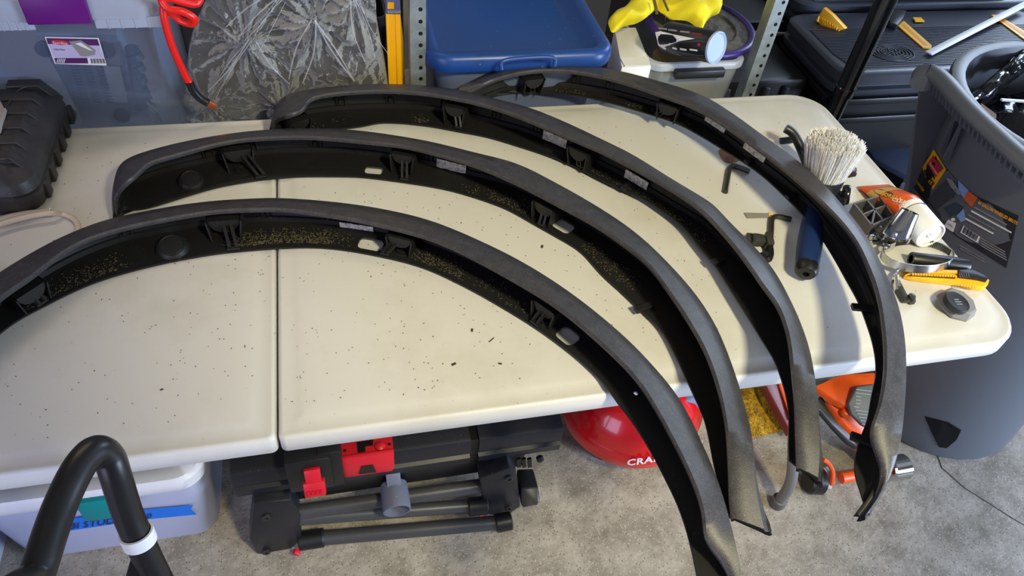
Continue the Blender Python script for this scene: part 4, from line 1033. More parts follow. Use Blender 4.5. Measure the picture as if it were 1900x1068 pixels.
tp = [(94, 391, .748), (70, 393, .747), (40, 397, .747), (0, 407, .747), (-50, 435, .746), (-64, 470, .746), (-30, 500, .746), (20, 503, .746), (80, 475, .746), (130, 445, .746), (145, 424, .746), (138, 407, .746), (118, 397, .7465), (96, 395, .756), (60, 400, .756), (10, 413, .755), (-30, 430, .755)]
pp = spline([at(x, y, z) for x, y, z in tp], 8); tube(bm, pp, .0046, 12, caps=False)
tbg = obj('plastic_tubing', bm, m_tubing, None); tag(tbg, 'coil of thin translucent beige tubing in front of the black tool case', 'tubing')
bm = B(); q = pp[0]; dd = (pp[0]-pp[1]).normalized(); M_ = frame(dd)
tube(bm, [q+M_@Vector((.0044*math.cos(2*PI*k/18), .0044*math.sin(2*PI*k/18), 0)) for k in range(18)], .0011, 6, closed=True); lathe(bm, [(0, -.002), (.0036, -.002)], q, dd, 14, 0); obj('cut_end', bm, m_white, tbg)

# ================================================================ on the table: tools at the right
# wheel brush
br = thing('wheel_brush', 'large round white bristle brush with black ferrule and blue handle passing under the far flare', 'brush', at(1500, 470, T))
h0 = at(1497, 497, T+.024); h1 = at(1512, 378, T+.030); fp = at(1521, 322, T+.052)
bm = B()
pts = spline([h0, h0.lerp(h1, .35), h0.lerp(h1, .75), h1], 5)
tube(bm, pts, [.0185+.0035*math.sin(PI*min(1, k/10)) for k in range(len(pts))], 20); o = obj('grip', bm, m_bluegrip, br); o['label'] = 'dark blue rubber grip'
bm = B(); d = (h0-h1).normalized(); lathe(bm, [(.0195, -.012), (.0205, -.004), (.0195, .008), (.015, .015), (.006, .0165), (.0055, .010), (0, .010)], h0, d, 24, 0, 1, .92); obj('end_cap', bm, m_black, br)
bm = B(); tube(bm, spline([h1, h1.lerp(fp, .5)+Z*.004, fp], 5), [.017, .016, .0155, .015, .0145, .015, .016, .018, .020, .022, .024], 18); obj('neck', bm, m_black, br)
up = Vector((.0, .12, .95)).normalized()
cup = at(1523, 340, T+.05)
bm = B(); lathe(bm, [(0, -.03), (.022, -.028), (.032, -.018), (.0375, .0), (.0385, .016), (.036, .018), (.034, .012), (0, .010)], cup, up, 36); obj('ferrule', bm, mat('ferrule_black', (30, 32, 36), .25), br)
bm = B(); rb = random.Random(4); Mb = frame(up)
for k in range(2200):
    a = rb.uniform(0, 2*PI); r_ = .034*math.sqrt(rb.random()); r2 = r_*1.55+rb.uniform(-.003, .003)
    Lh = .104-16*r_*r_+rb.uniform(-.005, .005)
    p = cup+Mb@Vector((r_*math.cos(a), r_*math.sin(a), .008)); q = cup+Mb@Vector((r2*math.cos(a)+rb.uniform(-.002, .002), r2*math.sin(a)+rb.uniform(-.002, .002), Lh))
    M3 = frame(q-p); w = .0008
    c1 = [bm.verts.new(p+M3@Vector((w*math.cos(t), w*math.sin(t), 0))) for t in (0, 2.09, 4.19)]
    c2 = [bm.verts.new(q+M3@Vector((w*.7*math.cos(t), w*.7*math.sin(t), 0))) for t in (0, 2.09, 4.19)]
    for i in range(3): bm.faces.new([c1[i], c1[(i+1) % 3], c2[(i+1) % 3], c2[i]])
    bm.faces.new(c2)
o = obj('bristles', bm, m_bristle, br, smooth=False, recalc=False); o['kind'] = 'stuff'; o['label'] = 'splayed off-white bristles'
# black clamp with knobs
kn = thing('clamp', 'black plastic clamp with round and winged knobs beside the brush ferrule', 'clamp', at(1545, 345, T))
bm = B(); tube(bm, spline([at(1458, 238, T+.05), at(1470, 246, T+.045), at(1480, 262, T+.035), at(1490, 285, T+.02), at(1505, 318, T+.014), at(1540, 352, T+.014), at(1562, 378, T+.014)], 5), .0095, 10); bar(bm, at(1446, 262, T+.012), at(1478, 258, T+.02), .012, .012, bevel=.003); obj('arm', bm, m_black, kn)
bm = B(); a = at(1556, 319, T+.03); b_ = at(1580, 311, T+.034)
bar(bm, a, b_, .026, .022, bevel=.005, w2=.034)
for k in range(5): 
    u = -.011+k*.0055; M3 = frame(b_-a); bar(bm, b_+M3@Vector((u, -.009, -.012)), b_+M3@Vector((u*1.2, -.009, .004)), .0018, .008)
obj('wing_knob', bm, m_black, kn)
bm = B(); c = at(1567, 361, T+.022); ax = Vector((.75, -.5, .25)).normalized(); lathe(bm, [(0, -.026), (.006, -.026), (.007, -.006), (.017, -.005), (.0195, 0), (.0195, .007), (.017, .010), (.011, .0095), (.009, .007), (0, .007)], c, ax, 28); obj('round_knob', bm, mat('knob_gloss', (16, 16, 17), .2), kn)
# allen keys
def allen(label, pts, r=.0042):
    bm = B(); P = spline([at(x, y, z) for x, y, z in pts], 5); tube(bm, P, r, 6)
    o = obj('hex_key', bm, m_darksteel, None, smooth=False); tag(o, label, 'hex key', 'hex keys on the table'); return o
allen('dark hex key lying by the rusty stain, inside the far flare', [(1346, 356, T+.0045), (1350, 332, T+.0045), (1353, 315, T+.0045), (1358, 308, T+.0045), (1368, 309, T+.0045), (1391, 318, T+.0045)], .0052)
allen('dark hex key left of the blue brush handle, by the snapped blade', [(1428, 462, T+.005), (1431, 430, T+.005), (1432, 410, T+.005), (1435, 403, T+.005), (1446, 402, T+.005), (1468, 407, T+.005)], .0052)
bm = B(); P = [at(*q, T+.001) for q in ((1380, 395), (1427, 396), (1428, 404), (1386, 405))]; prism(bm, P, (0, 0, .0012)); bl_ = obj('snapped_blade', bm, mat('blade_steel', (150, 146, 134), .4, .2), None, smooth=False); tag(bl_, 'short snapped-off utility blade segment with a dab of orange on the table', 'blade')
bm = B(); prism(bm, [at(*q, T+.001) for q in ((1426, 394.5), (1430.5, 395), (1430.5, 404.5), (1426.5, 404.5))], (0, 0, .0016)); obj('orange_tip', bm, m_toolyellow, bl_, smooth=False)
qc = thing('trigger_clamp', 'small dark trigger clamp half hidden behind the third flare', 'clamp', at(1412, 450, T))
bm = B(); bar(bm, at(1384, 442, T+.012), at(1419, 446, T+.012), .020, .014, bevel=.003); bar(bm, at(1402, 438, T+.02), at(1404, 452, T+.02), .012, .016, bevel=.002); bar(bm, at(1424, 436, T+.012), at(1428, 458, T+.012), .014, .02, bevel=.003); obj('jaw', bm, mat('clamp_grey', (58, 56, 52), .4), qc)
bm = B(); tube(bm, spline([at(1428, 455, T+.012), at(1430, 470, T+.012), at(1424, 482, T+.012), at(1412, 472, T+.01)], 5), .006, 8); obj('trigger', bm, m_black, qc)
# orange adhesive pouch
po = thing('adhesive_tube', 'crimped orange adhesive tube with a white cap at the right table edge', 'tube', at(1660, 395, T))
tipL, tipR = at(1590, 346, T+.004), at(1650, 342, T+.004)
capc = at(1727, 438, T+.029); 
axis_end = capc; st = (tipL+tipR)/2
rows = []; NN = 22; widths = []
full = 1.0
sidev = (tipR-tipL).normalized()
for k in range(15):
    t = k/14; c = st.lerp(axis_end, t*.62); c.z = T+.004+.024*min(1, t*1.25)
    ax = (axis_end-st).normalized(); s_ = ax.cross(Z).normalized(); 
    w_ = (tipR-tipL).length/2*(1-t)+.0285*t+.004*math.sin(PI*t); h_ = .0012+(.0275-.0012)*min(1, t*1.15)**.8
    sv = sidev.lerp(-s_ if s_.dot(sidev) < 0 else s_, min(1, t*1.6)).normalized()
    rows.append([c+sv*(w_*math.cos(a))+Z*(h_*math.sin(a)) for a in [2*PI*i/NN for i in range(NN)]])
bm = B(); loft(bm, rows); from mathutils.bvhtree import BVHTree; pbv = BVHTree.FromBMesh(bm); obj('pouch', bm, m_pouch, po)
bm = B(); loft(bm, [[p+(p-sum(r, Vector())/NN).normalized()*.0006 for p in r] for r in rows[4:8]], cap0=False, cap1=False); b2 = obj('tan_band', bm, m_tan, po); b2['label'] = 'tan printed band'
def ps(px, py):
    h = pbv.ray_cast(CAM, ray(px, py).normalized()); return h[0] if h[0] is not None else at(px, py, T+.03)
def pn(p): return towards(p)
def pouchsurf(px, py):
    return ps(px, py)
bm = B(); decal(bm, [(1640+19*math.cos(t)+3*math.sin(t), 358+7*math.sin(t)+6*math.cos(t)*.6) for t in [2*PI*k/20 for k in range(20)]], ps, pn, .001); obj('emblem', bm, mat('emblem_dark', (70, 52, 30), .5), po, smooth=False)
ptext('lettering', 'GORILLA', (1632, 361), (1672, 373), (3, -6.5), ps, pn, mat('print_gold', (240, 190, 40), .5), po, bold=.02, raise_=.0025)
ptext('lettering', 'CLEAR', (1654, 372), (1688, 380), (2.5, -6), ps, pn, m_whiteprint, po, bold=.02, raise_=.0025)
ptext('lettering', 'GRIP', (1666, 384), (1702, 393), (2.5, -6), ps, pn, mat('print_peach', (240, 190, 150), .5), po, raise_=.0025)
ax = (axis_end-st); ax.z = .0; ax.normalize()
bm = B(); c0_ = st.lerp(axis_end, .62); c0_.z = capc.z
lathe(bm, [(0, -.006), (.0282, -.006), (.0282, .0), (.0275, .001), (.0275, .006), (.0292, .008)], c0_, capc-c0_, 36); obj('collar', bm, m_white, po)
bm = B(); Lc = (capc-c0_).length
lathe(bm, [(.0275, .008), (.0288, .012), (.0282, Lc-.003), (.027, Lc), (.025, Lc), (.0245, Lc-.004), (0, Lc-.004)], c0_, capc-c0_, 40)
for k in range(4):
    a = PI/2*k; M3 = frame(capc-c0_); bar(bm, capc+M3@Vector((.004*math.cos(a), .004*math.sin(a), -.004)), capc+M3@Vector((.004*math.cos(a), .004*math.sin(a), .0)), .003, .003)
o = obj('cap', bm, m_white, po); o['label'] = 'round white cap'
# grey ribbed bracket
gb_ = thing('ribbed_bracket', 'grey ribbed plastic bracket half under the far flare, before the orange tube', 'bracket', at(1612, 415, T))
bm = B(); A_, B_, C_, D_ = at(1574, 398, T), at(1640, 378, T), at(1664, 412, T), at(1606, 438, T)
prism(bm, [A_, B_, C_, D_], (0, 0, .006), bevel=.001); obj('base', bm, m_greyplastic, gb_)
def q4(u, v): return A_.lerp(B_, u).lerp(D_.lerp(C_, u), v)+Z*.016
for a, b_ in (((0, 0), (1, 0)), ((1, 0), (1, 1)), ((1, 1), (0, 1)), ((0, 1), (0, 0)), ((0, .5), (1, .45)), ((.35, 0), (.35, 1)), ((.7, 0), (.68, 1)), ((.35, .5), (0, 1)), ((.7, 0), (1, .5))):
    bm = B(); bar(bm, q4(*a), q4(*b_), .0032, .024); obj('rib', bm, m_greyplastic, gb_, smooth=False)
# small hinge hardware
hw = thing('latch_hardware', 'small chrome latch hardware between the grey bracket and the hose clamp', 'hardware', at(1630, 440, T))
bm = B(); bar(bm, at(1612, 448, T+.004), at(1650, 434, T+.006), .02, .006, bevel=.001); bar(bm, at(1640, 440, T+.012), at(1652, 428, T+.016), .012, .01, bevel=.002); obj('plate', bm, m_chrome, hw)
bm = B(); lathe(bm, [(.006, 0), (.006, .007), (.004, .009), (0, .009)], at(1629, 436, T+.008), Z, 12); lathe(bm, [(.0045, 0), (.0045, .008), (0, .008)], at(1616, 443, T+.008), Z, 10); obj('rivet', bm, m_steel, hw)
# chrome spout
ct = thing('chrome_spout', 'conical chrome spout with an open dark mouth leaning on the white cap', 'spout', at(1665, 430, T))
a = at(1660, 440, T+.024); b_ = at(1689, 392, T+.072)
bm = B(); Ls = (b_-a).length
lathe(bm, [(0, 0), (.025, .0), (.026, .004), (.023, Ls*.4), (.0165, Ls), (.0155, Ls), (.021, Ls*.4), (.0, Ls*.38)], a, b_-a, 32); obj('cone', bm, m_chrome, ct)
bm = B(); bar(bm, at(1640, 436, T+.020), at(1628, 421, T+.03), .010, .012, bevel=.003); obj('side_lug', bm, m_darksteel, ct)
# hose clamp
hc = thing('hose_clamp', 'large steel worm-drive hose clamp ring lying by the yellow knife', 'hose clamp', at(1702, 480, T))
def ringp(a, r=1): return at(1702+67*r*math.cos(a), 474+25*r*math.sin(a)+5*math.cos(a), T+.016+.012*math.sin(a))
bm = B(); n_ = 64; rows = []
cen = sum([ringp(2*PI*k/n_) for k in range(n_)], Vector())/n_
nrm = (ringp(0)-cen).cross(ringp(PI/2)-cen).normalized(); nrm = nrm if nrm.z > 0 else -nrm
for k in range(n_):
    p = ringp(2*PI*k/n_); o_ = (p-cen).normalized()
    rows.append([p-nrm*.0075, p+nrm*.0075, p+nrm*.0075-o_*.0012, p-nrm*.0075-o_*.0012])
rows.append(rows[0]); loft(bm, rows, cap0=False, cap1=False); bmesh.ops.remove_doubles(bm, verts=bm.verts, dist=1e-6); obj('band', bm, m_steel, hc, smooth=True)
bm = B()
for k in range(34):
    a = PI*1.28+k*(PI*.60/34); p = ringp(a); o_ = (p-cen).normalized(); bar(bm, p-o_*.0018-nrm*.0055, p-o_*.0018+nrm*.0055, .0018, .0012, up=o_)
obj('thread_slots', bm, m_darksteel, hc, smooth=False)['kind'] = 'stuff'
bm = B(); p = ringp(PI*1.14); q = ringp(PI*1.26); bar(bm, p, q, .017, .012, up=(p-cen), bevel=.002); cyl(bm, p, p+(p-q).normalized()*.012, .0055, n=8); obj('worm_housing', bm, m_chrome, hc)
# black hose offcut
bm = B(); a = at(1690, 480, T+.0135); b_ = at(1795, 493, T+.0135); d = b_-a; lathe(bm, [(.0075, .012), (.0078, 0), (.0125, 0), (.013, .003), (.0135, d.length-.003), (.012, d.length), (0, d.length)], a, d, 24); lathe(bm, [(0, .012), (.0075, .012)], a, d, 24)
tag(obj('hose_offcut', bm, m_black, None), 'short dusty black rubber hose offcut lying inside the hose clamp ring', 'hose')
# utility knife
uk = thing('utility_knife', 'yellow snap-blade utility knife with black slider by the table edge', 'knife', at(1750, 520, T))
bm = B(); bl2 = [(1674, 517), (1690, 511), (1790, 518), (1818, 521), (1830, 527), (1827, 536), (1818, 540), (1800, 538), (1778, 531), (1720, 525), (1688, 521)]
prism(bm, [at(*q, T+.001) for q in bl2], (0, 0, .012), bevel=.002); kb = obj('handle', bm, m_yellow, uk)
bm = B(); prism(bm, [at(*q, T+.010) for q in ((1688, 503), (1790, 506), (1792, 513), (1690, 509))], (0, 0, .007), bevel=.001); obj('rail', bm, m_yellow, kb)
bm = B(); prism(bm, [at(*q, T+.0135) for q in ((1686, 510), (1772, 514), (1772, 517), (1686, 512))], (0, 0, .001)); obj('blade', bm, m_darksteel, uk, smooth=False)
for k in range(17):
    bm = B(); x = 1692+k*5; bar(bm, at(x, 508.6+k*.22, T+.0155), at(x+3.2, 508.8+k*.22, T+.0155), .0036, .0026); obj('rail_tooth', bm, m_yellow, kb, smooth=False)
bm = B(); prism(bm, [at(*q, T+.012) for q in ((1774, 506), (1800, 505), (1828, 518), (1828, 525), (1812, 521), (1775, 516))], (0, 0, .009), bevel=.0015); sl = obj('slider', bm, m_black, uk)
for k in range(5):
    bm = B(); bar(bm, at(1780+k*4, 507, T+.0215), at(1782+k*4, 514, T+.0215), .0014, .0014); obj('slider_ridge', bm, m_greyplastic, sl, smooth=False)
for k in range(7):
    bm = B(); bar(bm, at(1781+k*5.2, 526+k*.9, T+.0135), at(1778+k*5.2, 530+k*.9, T+.0135), .0022, .0016); obj('grip_ridge', bm, m_yellow, kb, smooth=False)
# bent steel bracket and bolt
sb = thing('steel_bracket', 'bent steel tab with dark arm and bolt, by the far flare and the yellow knife', 'bracket', at(1672, 530, T))
bm = B(); prism(bm, [at(1655, 513, T+.012), at(1664, 503, T+.012), at(1690, 497, T+.010), at(1693, 507, T+.004), at(1672, 512, T+.003), at(1661, 518, T+.003)], (0, 0, .003), bevel=.0008); bar(bm, at(1659, 512, T+.012), at(1661, 540, T+.004), .004, .014); obj('tab', bm, m_chrome, sb)
bm = B(); bar(bm, at(1661, 520, T+.008), at(1682, 560, T+.006), .013, .006, bevel=.001); obj('arm', bm, m_darksteel, sb)
bm = B(); p = at(1686, 558, T); lathe(bm, [(.010, 0), (.010, .007), (0, .007)], p, Z, 6); lathe(bm, [(.006, .007), (.006, .014), (0, .015)], p, Z, 12); obj('bolt', bm, m_darksteel, sb, smooth=False)
# grey and black cap
gc = thing('screw_cap', 'grey octagonal screw cap with a black disc top near the table corner', 'cap', at(1770, 568, T))
c = at(1770, 569, T+.001); tl_ = Vector((.16, -.10, 1)).normalized()
bm = B(); lathe(bm, [(0, 0), (.033, 0), (.034, .004), (.029, .017), (.026, .019), (0, .019)], c, tl_, 8); obj('skirt', bm, m_capgrey, gc, smooth=False)
c2_ = at(1773, 562, T+.021)
bm = B(); lathe(bm, [(0, -.004), (.0215, -.004), (.0225, .003), (.021, .006), (.019, .0045), (0, .0045)], c2_, tl_, 32); bt = obj('disc', bm, mat('cap_black', (26, 27, 29), .6), gc)
bm = B()
for k, w_ in enumerate((.010, .014, .012)):
    M3 = frame(tl_); bar(bm, c2_+M3@Vector((-w_/2, .004-.005*k, .005)), c2_+M3@Vector((w_/2, .004-.005*k, .005)), .0014, .0008, up=tl_)
obj('molded_marks', bm, m_greyink, bt, smooth=False)['kind'] = 'stuff'

# ================================================================ below the table
# milky latch bin with tape
lbn = thing('storage_bin', 'milky storage bin with teal latch and blue tape, on the floor under the table', 'storage bin', (-.42, .45, 0))
yb = .247
xr = -.204; xl = -.635; zt = .275
bm = B(); rbox(bm, xl, yb, .001, xr, .72, zt, .045, .02, .003); obj('tub', bm, f_white, lbn, angle=60)
bm = B()
ring = lambda k, z: [(x, y, z) for x, y in rrect(xl-.014+k, yb-.022+k, xr+.006-k, .735-k, .05, 7)]
loft(bm, [ring(.003, zt-.012), ring(0, zt-.008), ring(0, zt+.018), ring(.006, zt+.026), ring(.03, zt+.028), ring(.04, zt+.022)]); obj('lid', bm, mat('milky_lid', (206, 206, 210), .4), lbn)
ws, wl = planesurf((0, yb-.0015, 0), (0, -1, .0))
p0 = aty(132, 925, yb-.028); p1 = aty(204, 918, yb-.028)
bm = B(); box(bm, (p0.x, yb-.034, zt-.058), (p1.x+.01, yb-.018, zt+.014), .006); o = obj('latch', bm, m_teal, lbn); o['label'] = 'teal snap latch'
ws, wl = planesurf((0, yb-.0025, zt), (0, -1, -.073))
bm = B(); tpp = [(100, 966), (204, 950), (358, 936), (354, 944), (365, 953), (262, 963), (130, 983), (98, 986)]
decal(bm, tpp, ws, wl, .001); tpo = obj('tape', bm, m_tape, lbn, smooth=False); tpo['label'] = 'strip of blue painter tape with handwriting'
ptext('handwriting', 'BI STUDIO', (130, 979), (238, 965), (1, -11), ws, wl, m_ink, tpo, raise_=.003)
ptext('handwriting', '50', (262, 961), (281, 958), (1, -9), ws, wl, m_ink, tpo, raise_=.003)
bm = B(); P = spline([aty(x, y, yb+.065) for x, y in ((60, 960), (200, 945), (350, 925), (380, 945), (372, 985), (300, 1000), (150, 1012), (60, 1020))], 6, True)
pillow(bm, P, (0, -1, .1), .028, 12, .02, 18, .5, 9); tag(obj('white_liner', bm, mat('white_liner', (222, 224, 232), .8), None), 'crumpled white bag seen inside the milky bin with teal latch', 'bag')
lb2 = thing('storage_bin', 'pale storage bin in the bottom left corner, only its side showing', 'storage bin', (-.9, .35, 0))
bm = B(); rbox(bm, -1.12, .06, .001, -.650, .60, .27, .04, .01, .004); obj('tub', bm, f_white, lb2, angle=60)
bm = B(); ring = lambda k, z: [(x, y, z) for x, y in rrect(-1.13+k, .05+k, -.642-k, .61-k, .045, 6)]
loft(bm, [ring(0, .262), ring(0, .282), ring(.01, .29)]); obj('lid', bm, mat('milky_lid', (206, 206, 210), .4), lb2)
# folded saw stand
st_ = thing('saw_stand', 'folded black saw stand with red lever and red plate, on the floor under the table', 'tool stand', (.19, .22, 0))
zf_, zr_ = .218, .30
xa, xb = -.147, .522; yf = .222
bm = B()
def beamprof(x): return [(x, yf, zf_), (x, yf-.002, zf_+.022), (x, yf+.006, zf_+.026), (x, yf+.006, zf_+.034), (x, yf, zf_+.038), (x, yf, zr_-.012), (x, yf+.004, zr_-.003), (x, yf+.012, zr_), (x, yf+.14, zr_), (x, yf+.14, zf_)]
gx = aty(885, 800, yf).x
loft(bm, [beamprof(xa), beamprof(gx-.010)]); obj('beam', bm, m_blackdust, st_, angle=25)
bm = B(); loft(bm, [beamprof(gx+.008), beamprof(xb)]); obj('beam', bm, m_blackdust, st_, angle=25)
bm = B(); box(bm, (gx-.0102, yf+.008, zf_+.002), (gx+.0082, yf+.139, zr_-.008)); obj('splice', bm, m_black, st_, smooth=False)
for x in (.20, .33): 
    bm = B(); lathe(bm, [(.007, 0), (.006, .003), (.003, .003), (.003, .001), (0, .001)], (x, yf+.05, zr_), Z, 12); obj('screw', bm, m_darksteel, st_)
fs, fl_ = planesurf((0, yf-.012, zf_+.04), (0, -1, .0))
def sbox(nm, px0, py0, px1, py1, y0_, y1_, m_, par=st_, bev=.003):
    a = aty(px0, py1, y0_); b_ = aty(px1, py0, y0_); bm = B(); box(bm, (min(a.x, b_.x), y0_, min(a.z, b_.z)), (max(a.x, b_.x), y1_, max(a.z, b_.z)), bev); return obj(nm, bm, m_, par)
sbox('lever_housing', 540, 850, 612, 915, yf-.028, yf+.03, m_black)
sbox('bracket_block', 600, 838, 632, 905, yf-.02, yf+.03, m_black)
a = aty(578, 868, yf-.03); b_ = aty(586, 917, yf-.055)
bm = B(); bar(bm, a, a.lerp(b_, .5), .030, .014, up=(0, -1, .6), bevel=.003); bar(bm, a.lerp(b_, .45), b_, .041, .018, up=(0, -1, .6), bevel=.004)
for k in range(4):
    p = a.lerp(b_, .72)+Vector((-.012+.008*k, -.010, .004)); bar(bm, p, p+(b_-a).normalized()*.010, .0025, .002)
o = obj('lever', bm, m_redp, st_); o['label'] = 'red release lever'
rs_t, rl_t = planesurf((0, 0, zr_+.004), (0, 0, 1)); rs_f, rl_f = planesurf((0, yf-.012, 0), (0, -1, 0))
bm = B(); P = [rs_f(*q) for q in ((631, 852), (731, 838), (732, 868), (727, 874), (641, 886), (633, 880))]; prism(bm, P, (0, .008, 0), bevel=.0015)
Pe = [rs_f(631, 852), rs_f(731, 838)]
prism(bm, [Pe[0], Pe[1], Vector((Pe[1].x, yf+.006, zr_+.006)), Vector((Pe[0].x, yf+.006, zr_+.006))], (0, .006, -.006)); prism(bm, [Vector((Pe[0].x, yf+.003, zr_+.006)), Vector((Pe[1].x, yf+.003, zr_+.006)), Vector((Pe[1].x+.002, yf+.09, zr_+.006)), Vector((Pe[0].x, yf+.09, zr_+.006))], (0, 0, -.005))
rp = obj('red_plate', bm, m_redp, st_); rp['label'] = 'red slotted plate'
rs_t, rl_t = planesurf((0, 0, zr_+.0062), (0, 0, 1)); rs_f, rl_f = planesurf((0, yf-.0122, 0), (0, -1, 0))
lp('slot', [(662, 820), (692, 816), (692, 826), (678, 828), (678, 838), (664, 840)], m_blackmatte, rp, rs_t, rl_t)
lp('grip_pad', [(671, 864), (692, 861), (698, 874), (666, 878)], m_black, rp, rs_f, rl_f, .002)
bm = B(); lathe(bm, [(.011, 0), (.010, .004), (.005, .007), (0, .008)], rs_t(705, 828), Z, 20); obj('button', bm, m_redp, rp)
for q in ((640, 836), (723, 824)):
    bm = B(); lathe(bm, [(.003, 0), (.003, .002), (0, .002)], rs_t(*q), Z, 10); obj('screw', bm, m_black, rp)
# folded legs and brackets
def tb2(nm, a, b_, r, m_=m_tubegrey, par=st_):
    bm = B(); cyl(bm, a, b_, r, n=20, bevel=.002); return obj(nm, bm, m_, par)
lo0, lo1 = at(572, 1000, .03), at(935, 968, .045)
tb2('leg_tube', lo0, lo1, .0165)
tb2('leg_tube', at(548, 950, .12), at(900, 900, .13), .0165)
tb2('leg_tube', at(548, 962, .10), at(880, 937, .085), .0150)
bm = B(); P = [aty(x, y, .20) for x, y in ((470, 935), (540, 928), (556, 950), (560, 1000), (540, 1020), (505, 1036), (475, 1028), (462, 1000))]
prism(bm, P, (0, .05, 0), bevel=.006); obj('pivot_plate', bm, m_blackdust, st_)
bm = B(); P = [aty(x, y, .19) for x, y in ((890, 888), (945, 868), (958, 872), (966, 940), (948, 952), (925, 960), (900, 952))]
prism(bm, P, (0, .04, 0), bevel=.004); obj('pivot_plate', bm, m_blackdust, st_)
for (a, b_, r_) in ((lo0+Vector((-.02, 0, -.002)), lo0+Vector((.035, -.002, .001)), .021), (lo1-Vector((.02, 0, .001)), lo1+Vector((.018, 0, .002)), .021), (at(868, 940, .085), at(905, 936, .085), .021)):
    bm = B(); cyl(bm, a, b_, r_, n=16, bevel=.003); obj('tube_clamp', bm, m_black, st_)
for q in ((494, 1022), (494, 958), (943, 941), (944, 886)):
    bm = B(); lathe(bm, [(.009, 0), (.009, .004), (.005, .005), (.005, .002), (0, .002)], aty(*q, .198 if q[0] < 600 else .188), (0, -1, .1), 14); obj('bolt', bm, m_darksteel, st_)
bm = B(); p = at(985, 925, .09); prism(bm, [at(966, 905, .10), at(999, 904, .10), at(1002, 930, .08), at(998, 938, .08), at(968, 943, .08)], (0, .05, 0), bevel=.005); obj('end_foot', bm, m_blackdust, st_)
bm = B(); bar(bm, at(545, 1022, .03), at(556, 1026, .02), .012, .01, bevel=.002); obj('red_tab', bm, m_redp, st_)
bm = B(); bar(bm, at(890, 948, .06), at(894, 960, .05), .007, .006); obj('red_tab', bm, m_redp, st_)
for k in range(3):
    bm = B(); p = aty(962+k*10, 850, yf-.004); bar(bm, p, p+Vector((.003, -.004, -.028)), .009, .006); obj('rack_tooth', bm, m_black, st_, smooth=False)
bm = B(); p = aty(1001, 848, yf-.012); lathe(bm, [(.008, 0), (.008, .008), (.004, .010), (0, .010)], p, (0, -1, .2), 14); obj('bolt', bm, m_black, st_)
bm = B(); box(bm, (xa+.03, yf+.012, .145), (xb-.07, yf+.09, zf_+.01), .006); obj('lower_rail', bm, m_black, st_)
# grey dust port
da = aty(733, 918, .205); dd = Vector((.02, -1, -.10)).normalized()
c_ = aty(737, 948, .168); a = c_-dd*.060
bm = B(); lathe(bm, [(.028, 0), (.029, .003), (.0295, .058), (.029, .060), (.026, .060), (.0255, .03), (0, .028)], a, dd, 32); dp = obj('dust_port', bm, m_greyport, st_); dp['label'] = 'round grey dust port'
bm = B(); bar(bm, a+Vector((0, .005, .045)), a+dd*.014+Vector((0, 0, .022)), .030, .012, bevel=.002); obj('port_hinge', bm, m_greyport, dp)
# compressor tank
ctk = thing('air_compressor', 'red pancake air compressor tank with white lettering, behind the flare ends under the table', 'air compressor', (.765, .385, 0))
tcn = Vector((.768, .392, 0))
bm = B(); lathe(bm, [(0, .05), (.10, .052), (.155, .066), (.176, .082), (.179, .10), (.178, .125), (.174, .130), (.172, .136), (.165, .165), (.145, .20), (.11, .228), (.06, .242), (0, .246)], tcn, Z, 64); tk = obj('tank', bm, m_red, ctk)
for k in range(4):
    a = PI/4+k*PI/2; p = tcn+Vector((.11*math.cos(a), .11*math.sin(a), 0)); bm = B(); cyl(bm, p, p+Z*.06, .016, .02, 14); obj('rubber_foot', bm, m_black, ctk)
ks, kl = cylsurf(tcn, Z, .1795)
ptext('lettering', 'CRAFTSMAN', (1163, 862), (1302, 826), (1.5, -11), ks, kl, m_whiteprint, tk, bold=.03, raise_=.0015, spacing=1.1, warp=lambda u: (0, 26*u*(1-u)))
bm = B(); box(bm, (.70, .37, .235), (.90, .53, .40), .02); obj('motor_shroud', bm, m_black, ctk)
bm = B(); prism(bm, [aty(1262, 762, .30), aty(1268, 745, .30), aty(1292, 738, .30), aty(1300, 760, .30)], (0, .05, 0), bevel=.004); obj('gauge_panel', bm, mat('panel_blue_grey', (120, 136, 168), .35), ctk)
# golden pile pad
gp_ = thing('golden_pad', 'golden fuzzy pile pad standing under the table right of the compressor', 'pad', at(1420, 800, 0))
bm = B(); b0, b1 = at(1388, 812, .004), at(1450, 800, .004); u0, u1 = at(1366, 716, .10), at(1420, 712, .10)
rows = []
for k in range(13):
    t = k/12; row = []
    for j in range(9):
        s = j/8; p = b0.lerp(b1, s).lerp(u0.lerp(u1, s), t); bulge = .012*abs(math.sin(PI*1.5*s)); row.append(p+Vector((0, -bulge*.6, bulge)))
    for j in range(8, -1, -1):
        s = j/8; p = b0.lerp(b1, s).lerp(u0.lerp(u1, s), t); row.append(p+Vector((0, .03, -.0 if t > .1 else .0)))
    rows.append(row)
loft(bm, rows); obj('pile', bm, m_gold, gp_)
bm = B(); rb = random.Random(3)
for k in range(2600):
    s, t = rb.random(), rb.random(); p = b0.lerp(b1, s).lerp(u0.lerp(u1, s), t); bulge = .012*abs(math.sin(PI*1.5*s)); p = p+Vector((0, -bulge*.6, bulge))
    q = p+Vector((rb.uniform(-.004, .004), -.004, rb.uniform(-.003, .006))); w = .0012
    v = [bm.verts.new(p+Vector((-w, 0, 0))), bm.verts.new(p+Vector((w, 0, 0))), bm.verts.new(q)]; bm.faces.new(v)
obj('tufts', bm, m_gold, gp_, smooth=False, recalc=False)['kind'] = 'stuff'
